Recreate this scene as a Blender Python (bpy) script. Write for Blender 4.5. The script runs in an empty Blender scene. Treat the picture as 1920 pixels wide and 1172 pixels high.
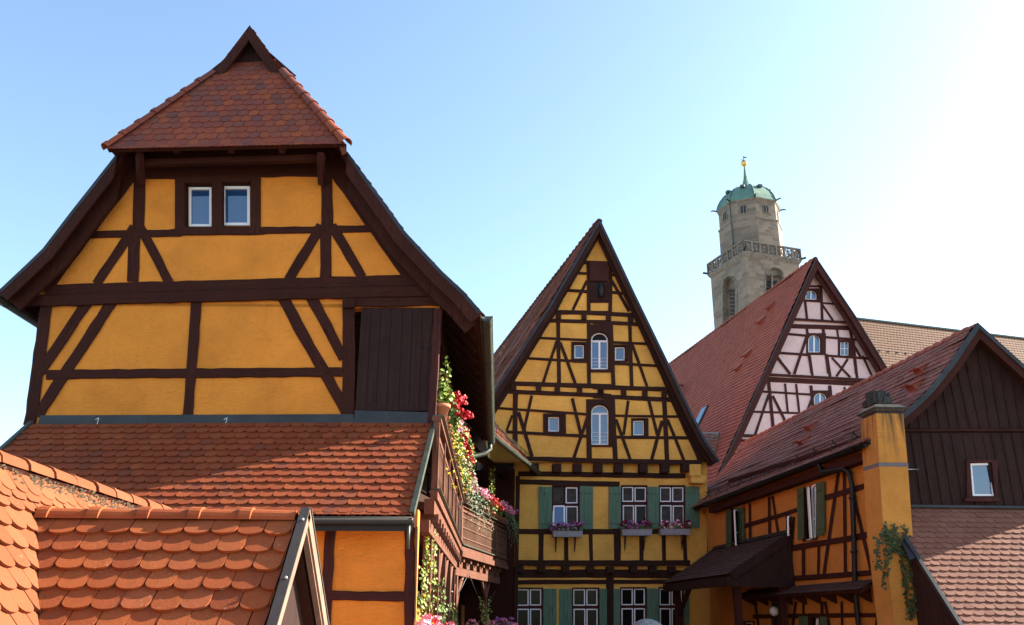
import bpy, bmesh, math, random
from mathutils import Vector, Matrix
from mathutils.geometry import tessellate_polygon
random.seed(7)
V = Vector
COL = bpy.context.scene.collection
H = 4.0                      # eye height above the ground
# ------------------------------------------------------------ camera maths
F, CX, CY = 1650.0, 960.0, 586.0
ROLL = math.radians(0.4); PITCH = math.atan(576/1650)
cp, sp, cr, sr = math.cos(PITCH), math.sin(PITCH), math.cos(ROLL), math.sin(ROLL)
EYE = V((0, 0, H))
def ray(x, y):
    a = (x-CX)/F; b = -(y-CY)/F
    a, b = a*cr-b*sr, a*sr+b*cr
    Y = cp-b*sp
    return V((a/Y, 1.0, (sp+b*cp)/Y))
def at(x, y, Y): return EYE + ray(x, y)*Y
def hdir(x, y=1163):
    d = ray(x, y); d.z = 0
    return d.normalized()
class Plane:
    def __init__(s, x, y, Y, az):
        s.o = at(x, y, Y); a = math.radians(az)
        s.u = V((math.cos(a), math.sin(a), 0)); s.n = V((math.sin(a), -math.cos(a), 0))
    def pt(s, x, y, off=0.0):
        r = ray(x, y); o = s.o + s.n*off
        return EYE + r*((o-EYE).dot(s.n)/r.dot(s.n))
    def l2(s, p):
        q = p-s.o
        return V((q.dot(s.u), q.z, 0))
def ZZ(ox, oy, k): return lambda x, y: (ox+x/k, oy+y/k)
# ------------------------------------------------------------ objects
ORG = {}
def set_label(o, label=None, cat=None, group=None, kind=None):
    if label: o['label'] = label
    if cat: o['category'] = cat
    if group: o['group'] = group
    if kind: o['kind'] = kind
def thing(name, loc, label, cat, group=None):
    o = bpy.data.objects.new(name, None); o.location = loc; o.empty_display_size = .2
    COL.objects.link(o); ORG[o] = V(loc); set_label(o, label, cat, group)
    return o
class MB:
    def __init__(s): s.v = []; s.f = []; s.mi = []; s.mats = []; s.cur = 0; s.sm = []; s.uv = {}
    def m(s, mat):
        if mat not in s.mats: s.mats.append(mat)
        s.cur = s.mats.index(mat); return s
    def add(s, vs, fs, smooth=False, uv=None):
        b = len(s.v); s.v += [tuple(p) for p in vs]
        if uv:
            for i, q in enumerate(uv): s.uv[b+i] = q
        for f in fs:
            s.f.append(tuple(i+b for i in f)); s.mi.append(s.cur); s.sm.append(smooth)
        return s
    def hexa(s, p):   # 8 corners: 0-3 one face, 4-7 the opposite face
        return s.add(p, [(0,1,2,3),(7,6,5,4),(0,4,5,1),(1,5,6,2),(2,6,7,3),(3,7,4,0)])
    def box(s, c, x, y, z):   # centre and half vectors
        c, x, y, z = V(c), V(x), V(y), V(z)
        return s.hexa([c-x-y-z, c+x-y-z, c+x+y-z, c-x+y-z, c-x-y+z, c+x-y+z, c+x+y+z, c-x+y+z])
    def bar(s, a, b, w, h, up=V((0,0,1))):
        a, b = V(a), V(b); d = (b-a); L = d.length; d.normalize()
        r = d.cross(up)
        if r.length < 1e-4: r = d.cross(V((1,0,0)))
        r.normalize(); t = r.cross(d)
        o_ = random.uniform(0, 20); e_ = len(s.v); s.box((a+b)/2, d*L/2, r*w/2, t*h/2)
        for i, (x_, y_, z_) in enumerate(((-1,-1,-1),(1,-1,-1),(1,1,-1),(-1,1,-1),(-1,-1,1),(1,-1,1),(1,1,1),(-1,1,1))): s.uv[e_+i] = (o_+x_*L/2, o_*1.7+y_*w/2+z_*h/2)
        return s
    def tube(s, pts, rad, n=8, caps=True):
        pts = [V(p) for p in pts]; N = len(pts)
        rr = rad if isinstance(rad, (list, tuple)) else [rad]*N
        vs = []; fs = []; prev = None
        for i, p in enumerate(pts):
            d = (pts[min(i+1, N-1)]-pts[max(i-1, 0)]).normalized()
            if prev is None:
                r = d.cross(V((0,0,1)))
                if r.length < .1: r = d.cross(V((1,0,0)))
            else: r = prev - d*prev.dot(d)
            r.normalize(); prev = r; t = d.cross(r)
            for k in range(n):
                a = 2*math.pi*k/n
                vs.append(p + (r*math.cos(a)+t*math.sin(a))*rr[i])
        for i in range(N-1):
            for k in range(n):
                fs.append((i*n+k, i*n+(k+1)%n, (i+1)*n+(k+1)%n, (i+1)*n+k))
        if caps: fs.append(tuple(range(n))[::-1]); fs.append(tuple((N-1)*n+k for k in range(n)))
        return s.add(vs, fs, True)
    def lathe(s, c, prof, n=16, ax=V((0,0,1)), smooth=True, rot=0.0, close=True):
        c = V(c); x = ax.orthogonal().normalized(); y = ax.cross(x); vs = []; fs = []
        for (r, z) in prof:
            for k in range(n):
                a = 2*math.pi*k/n+rot
                vs.append(c+ax*z+(x*math.cos(a)+y*math.sin(a))*r)
        for i in range(len(prof)-1):
            for k in range(n):
                fs.append((i*n+k, i*n+(k+1)%n, (i+1)*n+(k+1)%n, (i+1)*n+k))
        if close: fs.append(tuple(range(n))[::-1]); fs.append(tuple((len(prof)-1)*n+k for k in range(n)))
        return s.add(vs, fs, smooth)
    def prism(s, poly, vec):
        n = len(poly); vec = V(vec); poly = [V(p) for p in poly]
        return s.add(poly+[p+vec for p in poly], [tuple(range(n)), tuple(range(2*n-1, n-1, -1))] + [(i, i+n, (i+1) % n+n, (i+1) % n) for i in range(n)])
    def build(s, name, parent=None, loc=None):
        o0 = ORG[parent] if parent is not None else V(loc or (0,0,0))
        me = bpy.data.meshes.new(name)
        me.from_pydata([tuple(V(p)-o0) for p in s.v], [], s.f)
        for m in s.mats: me.materials.append(m)
        me.polygons.foreach_set('material_index', s.mi)
        me.polygons.foreach_set('use_smooth', s.sm)
        uvl = me.uv_layers.new(name='UVMap'); data = []
        for f in s.f:
            for i in f:
                q = s.uv.get(i)
                if q is None: p = s.v[i]; q = (p[2], (p[0]*.8+p[1]*.6))
                data += [q[0], q[1]]
        uvl.data.foreach_set('uv', data)
        me.update()
        o = bpy.data.objects.new(name, me); COL.objects.link(o)
        if parent is not None: o.parent = parent
        else: o.location = o0
        ORG[o] = o0
        return o
# ------------------------------------------------------------ shape tools on a facade plane
def tess(pl, loops3):
    l2 = [[pl.l2(p) for p in lp] for lp in loops3]
    return tessellate_polygon(l2)
def sheet(mb, pl, outer, holes=(), off=0.0, back=None, reveal=.14):
    """front wall face with openings; back = vector the wall is swept to (closed block)"""
    lo = [pl.pt(x, y, off) for x, y in outer]
    lh = [[pl.pt(x, y, off) for x, y in h] for h in holes]
    allv = lo+[p for h in lh for p in h]
    mb.add(allv, tess(pl, [lo]+lh))
    for h in lh:
        n = len(h); d = -pl.n*reveal
        mb.add(h+[p+d for p in h], [(i, (i+1) % n, (i+1) % n+n, i+n) for i in range(n)]+[tuple(range(n, 2*n))])
    if back is not None:
        n = len(lo)
        mb.add(lo+[p+back for p in lo], [(i, (i+1) % n, (i+1) % n+n, i+n) for i in range(n)]+[tuple(range(2*n-1, n-1, -1))])
def plate(mb, pl, outer, hole, o1, o0):
    """flat piece from offset o0 (behind) to o1 (front) with an optional opening"""
    a1 = [pl.pt(x, y, o1) for x, y in outer]; a0 = [p+pl.n*(o0-o1) for p in a1]
    n = len(a1)
    if hole:
        h1 = [pl.pt(x, y, o1) for x, y in hole]; h0 = [p+pl.n*(o0-o1) for p in h1]; m = len(h1)
        t = tess(pl, [a1, h1]); mb.add(a1+h1, t); mb.add(a0+h0, [tuple(reversed(q)) for q in t])
        mb.add(h1+h0, [(i, (i+1) % m, (i+1) % m+m, i+m) for i in range(m)])
    else:
        t = tess(pl, [a1]); mb.add(a1, t); mb.add(a0, [tuple(reversed(q)) for q in t])
    mb.add(a1+a0, [(i, i+n, (i+1) % n+n, (i+1) % n) for i in range(n)])
BK = [0]
def beam(mb, pl, x1, y1, x2, y2, w, off=0.0, proud=.022, back=-.03, wob=1.0, w2=None):
    L = math.hypot(x2-x1, y2-y1)
    if L < .1: return
    dx, dy = (x2-x1)/L, (y2-y1)/L; nx, ny = -dy, dx
    BK[0] += 1; proud = proud + (BK[0] % 41)*.0004
    n = max(2, int(L/22)); rows = []
    if w2 is None: w2 = w
    c = 0.0; ph = random.uniform(0, 6)
    for i in range(n+1):
        t = i/n; ww = w+(w2-w)*t
        lat = math.sin(ph+t*4)*ww*.035*wob*(1 if 0 < i < n else .4)
        j1 = ww*(.5+random.uniform(-.045, .045)*wob); j2 = ww*(.5+random.uniform(-.045, .045)*wob)
        X, Y = x1+dx*L*t+nx*lat, y1+dy*L*t+ny*lat
        b = .1*ww
        pa = (X-nx*j1, Y-ny*j1); pb = (X+nx*j2, Y+ny*j2)
        qa = (X-nx*(j1-b), Y-ny*(j1-b)); qb = (X+nx*(j2-b), Y+ny*(j2-b))
        jo = random.uniform(-.003, .003)*wob
        rows.append([pl.pt(*pa, off+back), pl.pt(*pa, off+proud*.55), pl.pt(*qa, off+proud+jo), pl.pt(*qb, off+proud+jo), pl.pt(*pb, off+proud*.55), pl.pt(*pb, off+back)])
    vs = [p for r in rows for p in r]; fs = []
    o_ = random.uniform(0, 20); Lm = (rows[0][2]-rows[-1][2]).length; Wm = (rows[0][2]-rows[0][3]).length
    uv = [(o_+Lm*i/n, o_*1.7+(0, .02, .03, .03+Wm, .04+Wm, .06+Wm)[k]) for i in range(n+1) for k in range(6)]
    for i in range(n):
        for k in range(5): fs.append((i*6+k, i*6+k+1, (i+1)*6+k+1, (i+1)*6+k))
    fs.append(tuple(range(5, -1, -1))); fs.append(tuple(n*6+k for k in range(6)))
    mb.add(vs, fs, uv=uv)
def beams(mb, pl, conv, k, lst, off=0.0, **kw):
    for b in lst:
        a = conv(b[0], b[1]); c = conv(b[2], b[3])
        beam(mb, pl, a[0], a[1], c[0], c[1], b[4]/k, off, **kw)
def rect(x0, y0, x1, y1): return [(x0, y1), (x0, y0), (x1, y0), (x1, y1)]
def archp(x0, y0, x1, y1, k=1.0, n=10):
    r = (x1-x0)/2; ya = y0+r*k; c = (x0+x1)/2
    return [(x0, y1)]+[(c-r*math.cos(math.pi*i/n), ya-r*k*math.sin(math.pi*i/n)) for i in range(n+1)]+[(x1, y1)]
def pbox(mb, pl, x0, y0, x1, y1, o1, o0): plate(mb, pl, [(x0, y1), (x0, y0), (x1, y0), (x1, y1)], None, o1, o0)
# ------------------------------------------------------------ roof tiles (beaver tails)
def tile_field(mb, O, U, D, N, LU, LD, lift=1.7, sag=0.0, w=.18, e=.16, t=.014, poly=None, arc=.36, n=6, h0=.012, rnd=random, lenf=1.45, jit=1.0):
    rows = int(math.ceil(LD/e)); cols = int(math.ceil(LU/w))+1
    if poly is None: poly = [(0, 0), (LU, 0), (LU, LD), (0, LD)]
    vs = []; fs = []
    ar = arc*w
    for r in range(rows+1):
        d1 = min((r+1)*e, LD+e*.25); d0 = max(d1-e*lenf, -.02)
        if d1-d0 < ar*1.05: d0 = d1-ar*1.05
        us = -w*.5 if r % 2 else 0.0
        for c in range(cols+1):
            cu = us+(c+.5)*w
            if cu < -w or cu > LU+w: continue
            hw = w*.5-.0025; du = rnd.uniform(-.003, .003)*jit; dd = rnd.uniform(-.005, .005)*jit; tw = rnd.uniform(-.012, .012)*jit
            if rnd.random() < .035: dd += rnd.uniform(.006, .022)*jit; tw += rnd.uniform(-.05, .05)*jit
            hb = h0+t*lift+rnd.uniform(0, .005)*jit; tilt = rnd.uniform(-.003, .003)*jit
            pts = [(-hw, d0), (-hw, d1-ar)]
            for i in range(1, n):
                a = math.pi*i/n
                cx_ = -math.cos(a); sx = math.copysign(abs(cx_)**.88, cx_)
                pts.append((sx*hw, d1-ar+ar*math.sin(a)**.9))
            pts += [(hw, d1-ar), (hw, d0)]
            b = len(vs); m = len(pts)
            for (u, d) in pts:
                g = (d-d0)/(d1-d0)
                vs.append((cu+u+du+tw*(d-d0), d+dd, h0+(hb-h0)*g+tilt*u/hw*g))
            for (u, d) in pts:
                g = (d-d0)/(d1-d0)
                vs.append((cu+u+du+tw*(d-d0), d+dd, h0+(hb-h0)*g+tilt*u/hw*g-t))
            fs.append(tuple(b+i for i in range(m)))
            for i in range(m-1): fs.append((b+i+1, b+i, b+m+i, b+m+i+1))
    me = bpy.data.meshes.new('tmp'); me.from_pydata(vs, [], fs)
    bm = bmesh.new(); bm.from_mesh(me); bpy.data.meshes.remove(me)
    c2 = V((sum(p[0] for p in poly)/len(poly), sum(p[1] for p in poly)/len(poly), 0))
    for i in range(len(poly)):
        a = V((*poly[i], 0)); b_ = V((*poly[(i+1) % len(poly)], 0))
        ed = b_-a
        if ed.length < 1e-6: continue
        nn = V((ed.y, -ed.x, 0)).normalized()
        if nn.dot(c2-a) > 0: nn = -nn
        lim = a + (nn*(e*.22) if nn.y > .95 else V((0, 0, 0)))
        bmesh.ops.bisect_plane(bm, geom=bm.verts[:]+bm.edges[:]+bm.faces[:], plane_co=lim, plane_no=nn, clear_outer=True)
    bm.verts.index_update()
    s1, s2, s3 = rnd.uniform(0, 6), rnd.uniform(0, 6), rnd.uniform(0, 6)
    wav = lambda u, d: sag*(.5+.28*math.sin(u*.9+s1+d*.35)+.22*math.sin(u*2.3+s2-d*1.1)*math.cos(d*1.4+s3))
    out = [O+U*q.co.x+D*q.co.y+N*(q.co.z+wav(q.co.x, q.co.y)) for q in bm.verts]
    flip = U.cross(D).dot(N) < 0
    ff = [tuple(q.index for q in (f.verts if not flip else reversed(f.verts))) for f in bm.faces]
    bm.free()
    mb.add(out, ff)
def roof_side(mb, prof, S, tile_m, slab_m, thick=.1, w=.18, e=.16, clipu=None, **kw):
    """prof: 3-D points ridge -> eave; S: full sweep vector along the ridge"""
    U = S.normalized(); LU = S.length
    norms = []
    for a, b in zip(prof[:-1], prof[1:]):
        N = U.cross((b-a).normalized()); N.normalize()
        if N.z < 0: N = -N
        norms.append(N)
    mb.m(slab_m)
    for i, (a, b) in enumerate(zip(prof[:-1], prof[1:])):
        na = norms[i] if i == 0 else (norms[i]+norms[i-1]).normalized()
        nb = norms[i] if i == len(norms)-1 else (norms[i]+norms[i+1]).normalized()
        mb.hexa([a, b, b+S, a+S, a-na*thick, b-nb*thick, b+S-nb*thick, a+S-na*thick])
    mb.m(tile_m)
    for i, (a, b) in enumerate(zip(prof[:-1], prof[1:])):
        D = (b-a); LD = D.length; D.normalize()
        tile_field(mb, a, U, D, norms[i], LU, LD, w=w, e=e, **kw)
def ridge_tiles(mb, A, B, r=.11, L=.36, up=V((0,0,1)), n=7, drop=.02, col=1.16):
    A, B = V(A), V(B); d = B-A; T = d.length; d.normalize(); N = max(1, int(round(T/L))); L = T/N
    s = d.cross(up).normalized(); up = s.cross(d).normalized()
    for i in range(N):
        a = A+d*(L*i-.02); vs = []; fs = []
        st = [(0, r*.92), (L*.86, r), (L*.87, r*col), (L+.035, r*(col+.03))]
        j = random.uniform(-.006, .006)
        for (x, rr) in st:
            for rad in (rr, rr-.016):
                for k in range(n+1):
                    an = math.pi*k/n
                    vs.append(a+d*x+s*(math.cos(an)*rad*1.05+j)+up*(math.sin(an)*rad*1.0-drop))
        m = n+1
        for q in range(len(st)-1):
            for k in range(n):
                fs.append((q*2*m+k, q*2*m+k+1, (q+1)*2*m+k+1, (q+1)*2*m+k))
                fs.append((q*2*m+m+k+1, q*2*m+m+k, (q+1)*2*m+m+k, (q+1)*2*m+m+k+1))
        for q in (0, len(st)-1):
            for k in range(n): fs.append((q*2*m+k, q*2*m+m+k, q*2*m+m+k+1, q*2*m+k+1))
        mb.add(vs, fs, False)
def bargeboard(mb, prof, n, depth, thick, drop=.0):
    """board following a verge profile (3-D points), thickness along n, hanging under it"""
    ds = []
    for a, b in zip(prof[:-1], prof[1:]):
        d = (b-a).normalized(); q = n.cross(d)
        if q.z > 0: q = -q
        ds.append(q)
    for i, (a, b) in enumerate(zip(prof[:-1], prof[1:])):
        qa = ds[i] if i == 0 else (ds[i]+ds[i-1]).normalized()
        qb = ds[i] if i == len(ds)-1 else (ds[i]+ds[i+1]).normalized()
        if i == 0: qa = V((0, 0, -1)) / max(.3, -ds[0].z)
        a1, b1 = a+qa*drop, b+qb*drop; a2, b2 = a+qa*depth, b+qb*depth
        t = n*thick
        mb.hexa([a1, b1, b2, a2, a1+t, b1+t, b2+t, a2+t])
def gutter(mb, A, B, r=.075, n=7, joint=2.0):
    A, B = V(A), V(B); d = (B-A).normalized(); s = d.cross(V((0,0,1))).normalized(); up = V((0,0,1))
    vs = []; fs = []; m = n+1
    for p in (A, B):
        for rr in (r, r-.008):
            for k in range(m):
                a = math.pi+math.pi*k/n
                vs.append(p+s*math.cos(a)*rr+up*math.sin(a)*rr)
    for k in range(n):
        fs.append((k, k+1, 2*m+k+1, 2*m+k)); fs.append((m+k+1, m+k, 3*m+k, 3*m+k+1))
    for b in (0, 2*m):
        fs.append(tuple(b+k for k in range(m)))
    fs.append((0, 2*m, 3*m, m)); fs.append((m-1, 2*m-1, 4*m-1, 3*m-1))
    mb.add(vs, fs, True)
    L = (B-A).length; x = .3
    while x < L:
        c = A+d*x; x += joint
        v2 = []; f2 = []
        for q in (-.02, .02):
            for k in range(m):
                a = math.pi+math.pi*k/n
                v2.append(c+d*q+s*math.cos(a)*(r+.008)+up*math.sin(a)*(r+.008))
        for k in range(n): f2.append((k, k+1, m+k+1, m+k))
        mb.add(v2, f2, True)
    mb.tube([A+s*r, B+s*r], .011, 6); mb.tube([A-s*r, B-s*r], .011, 6)
# ------------------------------------------------------------ materials
def mat(name, build):
    m = bpy.data.materials.new(name); m.use_nodes = True; nt = m.node_tree; nt.nodes.clear()
    out = nt.nodes.new('ShaderNodeOutputMaterial'); b = nt.nodes.new('ShaderNodeBsdfPrincipled')
    nt.links.new(b.outputs[0], out.inputs[0]); build(nt, b); return m
def nd(nt, t, **kw):
    n = nt.nodes.new(t)
    for k, v in kw.items():
        if k in n.inputs.keys(): n.inputs[k].default_value = v
        else: setattr(n, k, v)
    return n
def coord(nt): return nd(nt, 'ShaderNodeTexCoord').outputs['Object']
def noise(nt, scale, detail=4, rough=.55, vec=None, stretch=None):
    n = nd(nt, 'ShaderNodeTexNoise'); n.inputs['Scale'].default_value = scale; n.inputs['Detail'].default_value = detail; n.inputs['Roughness'].default_value = rough
    v = vec or coord(nt)
    if stretch:
        mp = nd(nt, 'ShaderNodeMapping'); mp.inputs['Scale'].default_value = stretch; nt.links.new(v, mp.inputs[0]); v = mp.outputs[0]
    nt.links.new(v, n.inputs['Vector']); return n.outputs[0]
def ramp(nt, fac, stops):
    r = nd(nt, 'ShaderNodeValToRGB'); e = r.color_ramp.elements
    while len(e) > 1: e.remove(e[0])
    e[0].position = stops[0][0]; e[0].color = (*stops[0][1], 1)
    for p, c in stops[1:]:
        q = e.new(p); q.color = (*c, 1)
    nt.links.new(fac, r.inputs[0]); return r.outputs[0]
def mix(nt, fac, a, b, mode='MIX'):
    m = nd(nt, 'ShaderNodeMix', data_type='RGBA', blend_type=mode)
    for i, x in ((0, fac), (6, a), (7, b)):
        if hasattr(x, 'is_output'): nt.links.new(x, m.inputs[i])
        elif i == 0: m.inputs[0].default_value = x
        else: m.inputs[i].default_value = (*x, 1)
    return m.outputs[2]
def bump(nt, b, h, strength=.3, dist=.01):
    n = nd(nt, 'ShaderNodeBump'); n.inputs['Strength'].default_value = strength; n.inputs['Distance'].default_value = dist
    nt.links.new(h, n.inputs['Height']); nt.links.new(n.outputs[0], b.inputs['Normal'])
G = lambda v: (v, v, v)
def plaster(name, c, dirt=.75, vary=.14, bs=1.0, soot=None):
    def f(nt, b):
        n1 = noise(nt, 1.1, 6, .62); n2 = noise(nt, 9, 5, .6); n3 = noise(nt, 1.0, 4, .65, stretch=(13, 13, 30)); n4 = noise(nt, 4.2, 5, .6, stretch=(1, 1, 2.2))
        hi = tuple(min(1, x*(1+vary)) for x in c); lo = tuple(x*(1-vary*1.5) for x in c)
        c1 = ramp(nt, n1, [(.3, lo), (.52, c), (.75, hi)])
        c2 = mix(nt, ramp(nt, n2, [(.5, G(0)), (.8, G(.3))]), c1, tuple(x*dirt for x in c))
        st = noise(nt, 3.0, 5, .65, stretch=(3.2, 3.2, .35))
        c3 = mix(nt, ramp(nt, st, [(.56, G(0)), (.78, G(.25))]), c2, tuple(x*.6 for x in c))
        # patched repairs, slightly paler, with soft edges
        pa = noise(nt, .8, 2, .4, stretch=(1, 1, 1.3))
        c4 = mix(nt, ramp(nt, pa, [(.62, G(0)), (.65, G(.10))]), c3, (c[0]*1.12, c[1]*1.22, c[2]*1.5))
        # hairline cracks
        vo = nd(nt, 'ShaderNodeTexVoronoi'); vo.feature = 'DISTANCE_TO_EDGE'; vo.inputs['Scale'].default_value = 1.15
        wv = nd(nt, 'ShaderNodeMix', data_type='RGBA', blend_type='LINEAR_LIGHT'); wv.inputs[0].default_value = .14
        tn = nd(nt, 'ShaderNodeTexNoise'); tn.inputs['Scale'].default_value = 3.5; tn.inputs['Detail'].default_value = 6
        co = coord(nt); nt.links.new(co, tn.inputs['Vector']); nt.links.new(co, wv.inputs[6]); nt.links.new(tn.outputs[1], wv.inputs[7]); nt.links.new(wv.outputs[2], vo.inputs['Vector'])
        cm_ = nd(nt, 'ShaderNodeMath', operation='MULTIPLY'); nt.links.new(ramp(nt, vo.outputs[0], [(.002, G(1)), (.007, G(0))]), cm_.inputs[0]); nt.links.new(ramp(nt, pa, [(.45, G(0)), (.6, G(.16))]), cm_.inputs[1])
        c5 = mix(nt, cm_.outputs[0], c4, tuple(x*.4 for x in c))
        if soot:
            sp_ = nd(nt, 'ShaderNodeSeparateXYZ'); nt.links.new(co, sp_.inputs[0]); mr = nd(nt, 'ShaderNodeMapRange'); nt.links.new(sp_.outputs[2], mr.inputs[0]); mr.inputs[1].default_value = soot-1.1; mr.inputs[2].default_value = soot; mr.inputs[3].default_value = 0; mr.inputs[4].default_value = 1
            sn = noise(nt, 1.0, 4, .6, stretch=(9, 9, .7)); mm = nd(nt, 'ShaderNodeMath', operation='MULTIPLY'); nt.links.new(mr.outputs[0], mm.inputs[0]); nt.links.new(ramp(nt, sn, [(.45, G(0)), (.65, G(.9))]), mm.inputs[1])
            c5 = mix(nt, mm.outputs[0], c5, (.05, .04, .03))
        nt.links.new(c5, b.inputs['Base Color']); b.inputs['Roughness'].default_value = .92
        b.inputs['Specular IOR Level'].default_value = .2
        hgt = nd(nt, 'ShaderNodeMath', operation='ADD'); nt.links.new(n4, hgt.inputs[0]); nt.links.new(n3, hgt.inputs[1])
        h2 = nd(nt, 'ShaderNodeMath', operation='SUBTRACT'); nt.links.new(hgt.outputs[0], h2.inputs[0]); nt.links.new(cm_.outputs[0], h2.inputs[1])
        bump(nt, b, h2.outputs[0], .75*bs, .03)
    return mat(name, f)
def wood(name, c, rough=.78, stretch=None, vary=.35, worn=.2):
    def f(nt, b):
        uvn = nd(nt, 'ShaderNodeTexCoord').outputs['UV']
        n1 = noise(nt, 1.6, 5, .65)                                            # board-to-board weathering
        g1 = noise(nt, 1.0, 6, .7, vec=uvn, stretch=(1.3, 26, 1))              # grain along the piece
        g2 = noise(nt, 1.0, 4, .75, vec=uvn, stretch=(4, 95, 1))               # fine fibres
        ck = noise(nt, 1.0, 3, .6, vec=uvn, stretch=(.9, 14, 1))               # drying checks
        c1 = ramp(nt, n1, [(.3, tuple(x*(1-vary) for x in c)), (.55, c), (.78, tuple(x*(1+vary) for x in c))])
        c2 = mix(nt, ramp(nt, g1, [(.42, G(0)), (.7, G(.55))]), c1, tuple(x*.42 for x in c))
        grey = sum(c)/3
        c3 = mix(nt, ramp(nt, g2, [(.55, G(0)), (.8, G(worn))]), c2, (grey*2.6, grey*2.1, grey*1.9))
        crack = ramp(nt, ck, [(.485, G(0)), (.498, G(1)), (.506, G(1)), (.52, G(0))])
        cm_ = nd(nt, 'ShaderNodeMath', operation='MULTIPLY'); nt.links.new(crack, cm_.inputs[0]); nt.links.new(ramp(nt, n1, [(.5, G(0)), (.62, G(.85))]), cm_.inputs[1])
        c4 = mix(nt, cm_.outputs[0], c3, tuple(x*.15 for x in c))
        nt.links.new(c4, b.inputs['Base Color']); b.inputs['Roughness'].default_value = rough
        b.inputs['Specular IOR Level'].default_value = .16
        hh = nd(nt, 'ShaderNodeMath', operation='SUBTRACT'); nt.links.new(g2, hh.inputs[0]); nt.links.new(cm_.outputs[0], hh.inputs[1])
        bump(nt, b, hh.outputs[0], .7, .010)
    return mat(name, f)
def tilemat(name, cols, lichen=.25, rough=.68, stain=.3, big=.25):
    """cols: list of albedos picked per tile"""
    def f(nt, b):
        g = nd(nt, 'ShaderNodeNewGeometry').outputs['Random Per Island']
        k = len(cols); base = ramp(nt, g, [(i/(k-1), c) for i, c in enumerate(cols)])
        avg = tuple(sum(c[i] for c in cols)/k for i in range(3))
        n0 = noise(nt, .9, 4, .6)
        c0 = mix(nt, ramp(nt, n0, [(.4, G(0)), (.7, G(big))]), base, tuple(x*.6 for x in avg))
        n1 = noise(nt, 12, 6, .65)
        c1 = mix(nt, ramp(nt, n1, [(.48, G(0)), (.75, G(stain))]), c0, (avg[0]*.34, avg[1]*.5, avg[2]*.6))
        n2 = noise(nt, 46, 5, .7); n2b = noise(nt, 3.1, 3, .6)
        mm = nd(nt, 'ShaderNodeMath', operation='MULTIPLY'); nt.links.new(ramp(nt, n2, [(.6, G(0)), (.68, G(1))]), mm.inputs[0]); nt.links.new(ramp(nt, n2b, [(.48, G(0)), (.65, G(lichen))]), mm.inputs[1])
        c2 = mix(nt, mm.outputs[0], c1, (.42, .38, .3))
        nt.links.new(c2, b.inputs['Base Color']); b.inputs['Roughness'].default_value = rough+.12
        b.inputs['Specular IOR Level'].default_value = .2
        bump(nt, b, noise(nt, 60, 5, .7), .35, .006)
    return mat(name, f)
def plain(name, c, rough=.6, metal=0.0, vary=.15, scale=8, spec=.4, bmp=.15):
    def f(nt, b):
        n = noise(nt, scale, 5, .6)
        nt.links.new(ramp(nt, n, [(.3, tuple(x*(1-vary) for x in c)), (.7, tuple(min(1, x*(1+vary)) for x in c))]), b.inputs['Base Color'])
        b.inputs['Roughness'].default_value = rough; b.inputs['Metallic'].default_value = metal; b.inputs['Specular IOR Level'].default_value = spec
        if bmp: bump(nt, b, noise(nt, scale*5, 4), bmp, .006)
    return mat(name, f)
def leafmat(name, cols, rough=.55):
    def f(nt, b):
        g = nd(nt, 'ShaderNodeNewGeometry').outputs['Random Per Island']; k = len(cols)
        nt.links.new(ramp(nt, g, [(i/(k-1), c) for i, c in enumerate(cols)]), b.inputs['Base Color'])
        b.inputs['Roughness'].default_value = rough; b.inputs['Specular IOR Level'].default_value = .3
        b.inputs['Subsurface Weight'].default_value = 0
    return mat(name, f)
def glassmat(name, c, ior=2.6, rough=.03):
    def f(nt, b):
        b.inputs['Base Color'].default_value = (*c, 1); b.inputs['Roughness'].default_value = rough; b.inputs['IOR'].default_value = ior; b.inputs['Specular IOR Level'].default_value = .5 if ior > 1.5 else .15
        bump(nt, b, noise(nt, 2.5, 2), .06, .02)
    return mat(name, f)
def stonemat(name, c, sx=1.1, sz=.5):
    def f(nt, b):
        br = nd(nt, 'ShaderNodeTexBrick'); br.inputs['Scale'].default_value = 1.0
        br.inputs['Brick Width'].default_value = sx; br.inputs['Row Height'].default_value = sz; br.inputs['Mortar Size'].default_value = .02
        br.inputs['Color1'].default_value = (*c, 1); br.inputs['Color2'].default_value = (c[0]*.42, c[1]*.41, c[2]*.42, 1); br.inputs['Mortar'].default_value = (c[0]*1.05, c[1]*1.02, c[2]*.95, 1)
        br.inputs['Bias'].default_value = -.25
        co = coord(nt); sep = nd(nt, 'ShaderNodeSeparateXYZ'); nt.links.new(co, sep.inputs[0])
        ad = nd(nt, 'ShaderNodeMath', operation='ADD'); nt.links.new(sep.outputs[0], ad.inputs[0]); nt.links.new(sep.outputs[1], ad.inputs[1])
        cb = nd(nt, 'ShaderNodeCombineXYZ'); nt.links.new(ad.outputs[0], cb.inputs[0]); nt.links.new(sep.outputs[2], cb.inputs[1])
        nt.links.new(cb.outputs[0], br.inputs['Vector'])
        n1 = noise(nt, .35, 6, .65); n2 = noise(nt, 1.6, 6, .7)
        c1 = mix(nt, ramp(nt, n1, [(.42, G(0)), (.7, G(.45))]), br.outputs[0], (c[0]*.55, c[1]*.55, c[2]*.57))
        c2 = mix(nt, ramp(nt, n2, [(.55, G(0)), (.75, G(.45))]), c1, (c[0]*1.25, c[1]*1.2, c[2]*1.05))
        nt.links.new(c2, b.inputs['Base Color']); b.inputs['Roughness'].default_value = .9
        bump(nt, b, br.outputs[1], .3, .05)
    return mat(name, f)
M = {}
M['ochre'] = plaster('ochre_plaster', (.74, .258, .036))
M['yellow'] = plaster('yellow_plaster', (.76, .40, .082), bs=1.2)
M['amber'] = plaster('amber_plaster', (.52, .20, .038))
M['chimney'] = plaster('chimney_plaster', (.52, .23, .046), vary=.16, soot=7.85)
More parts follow.
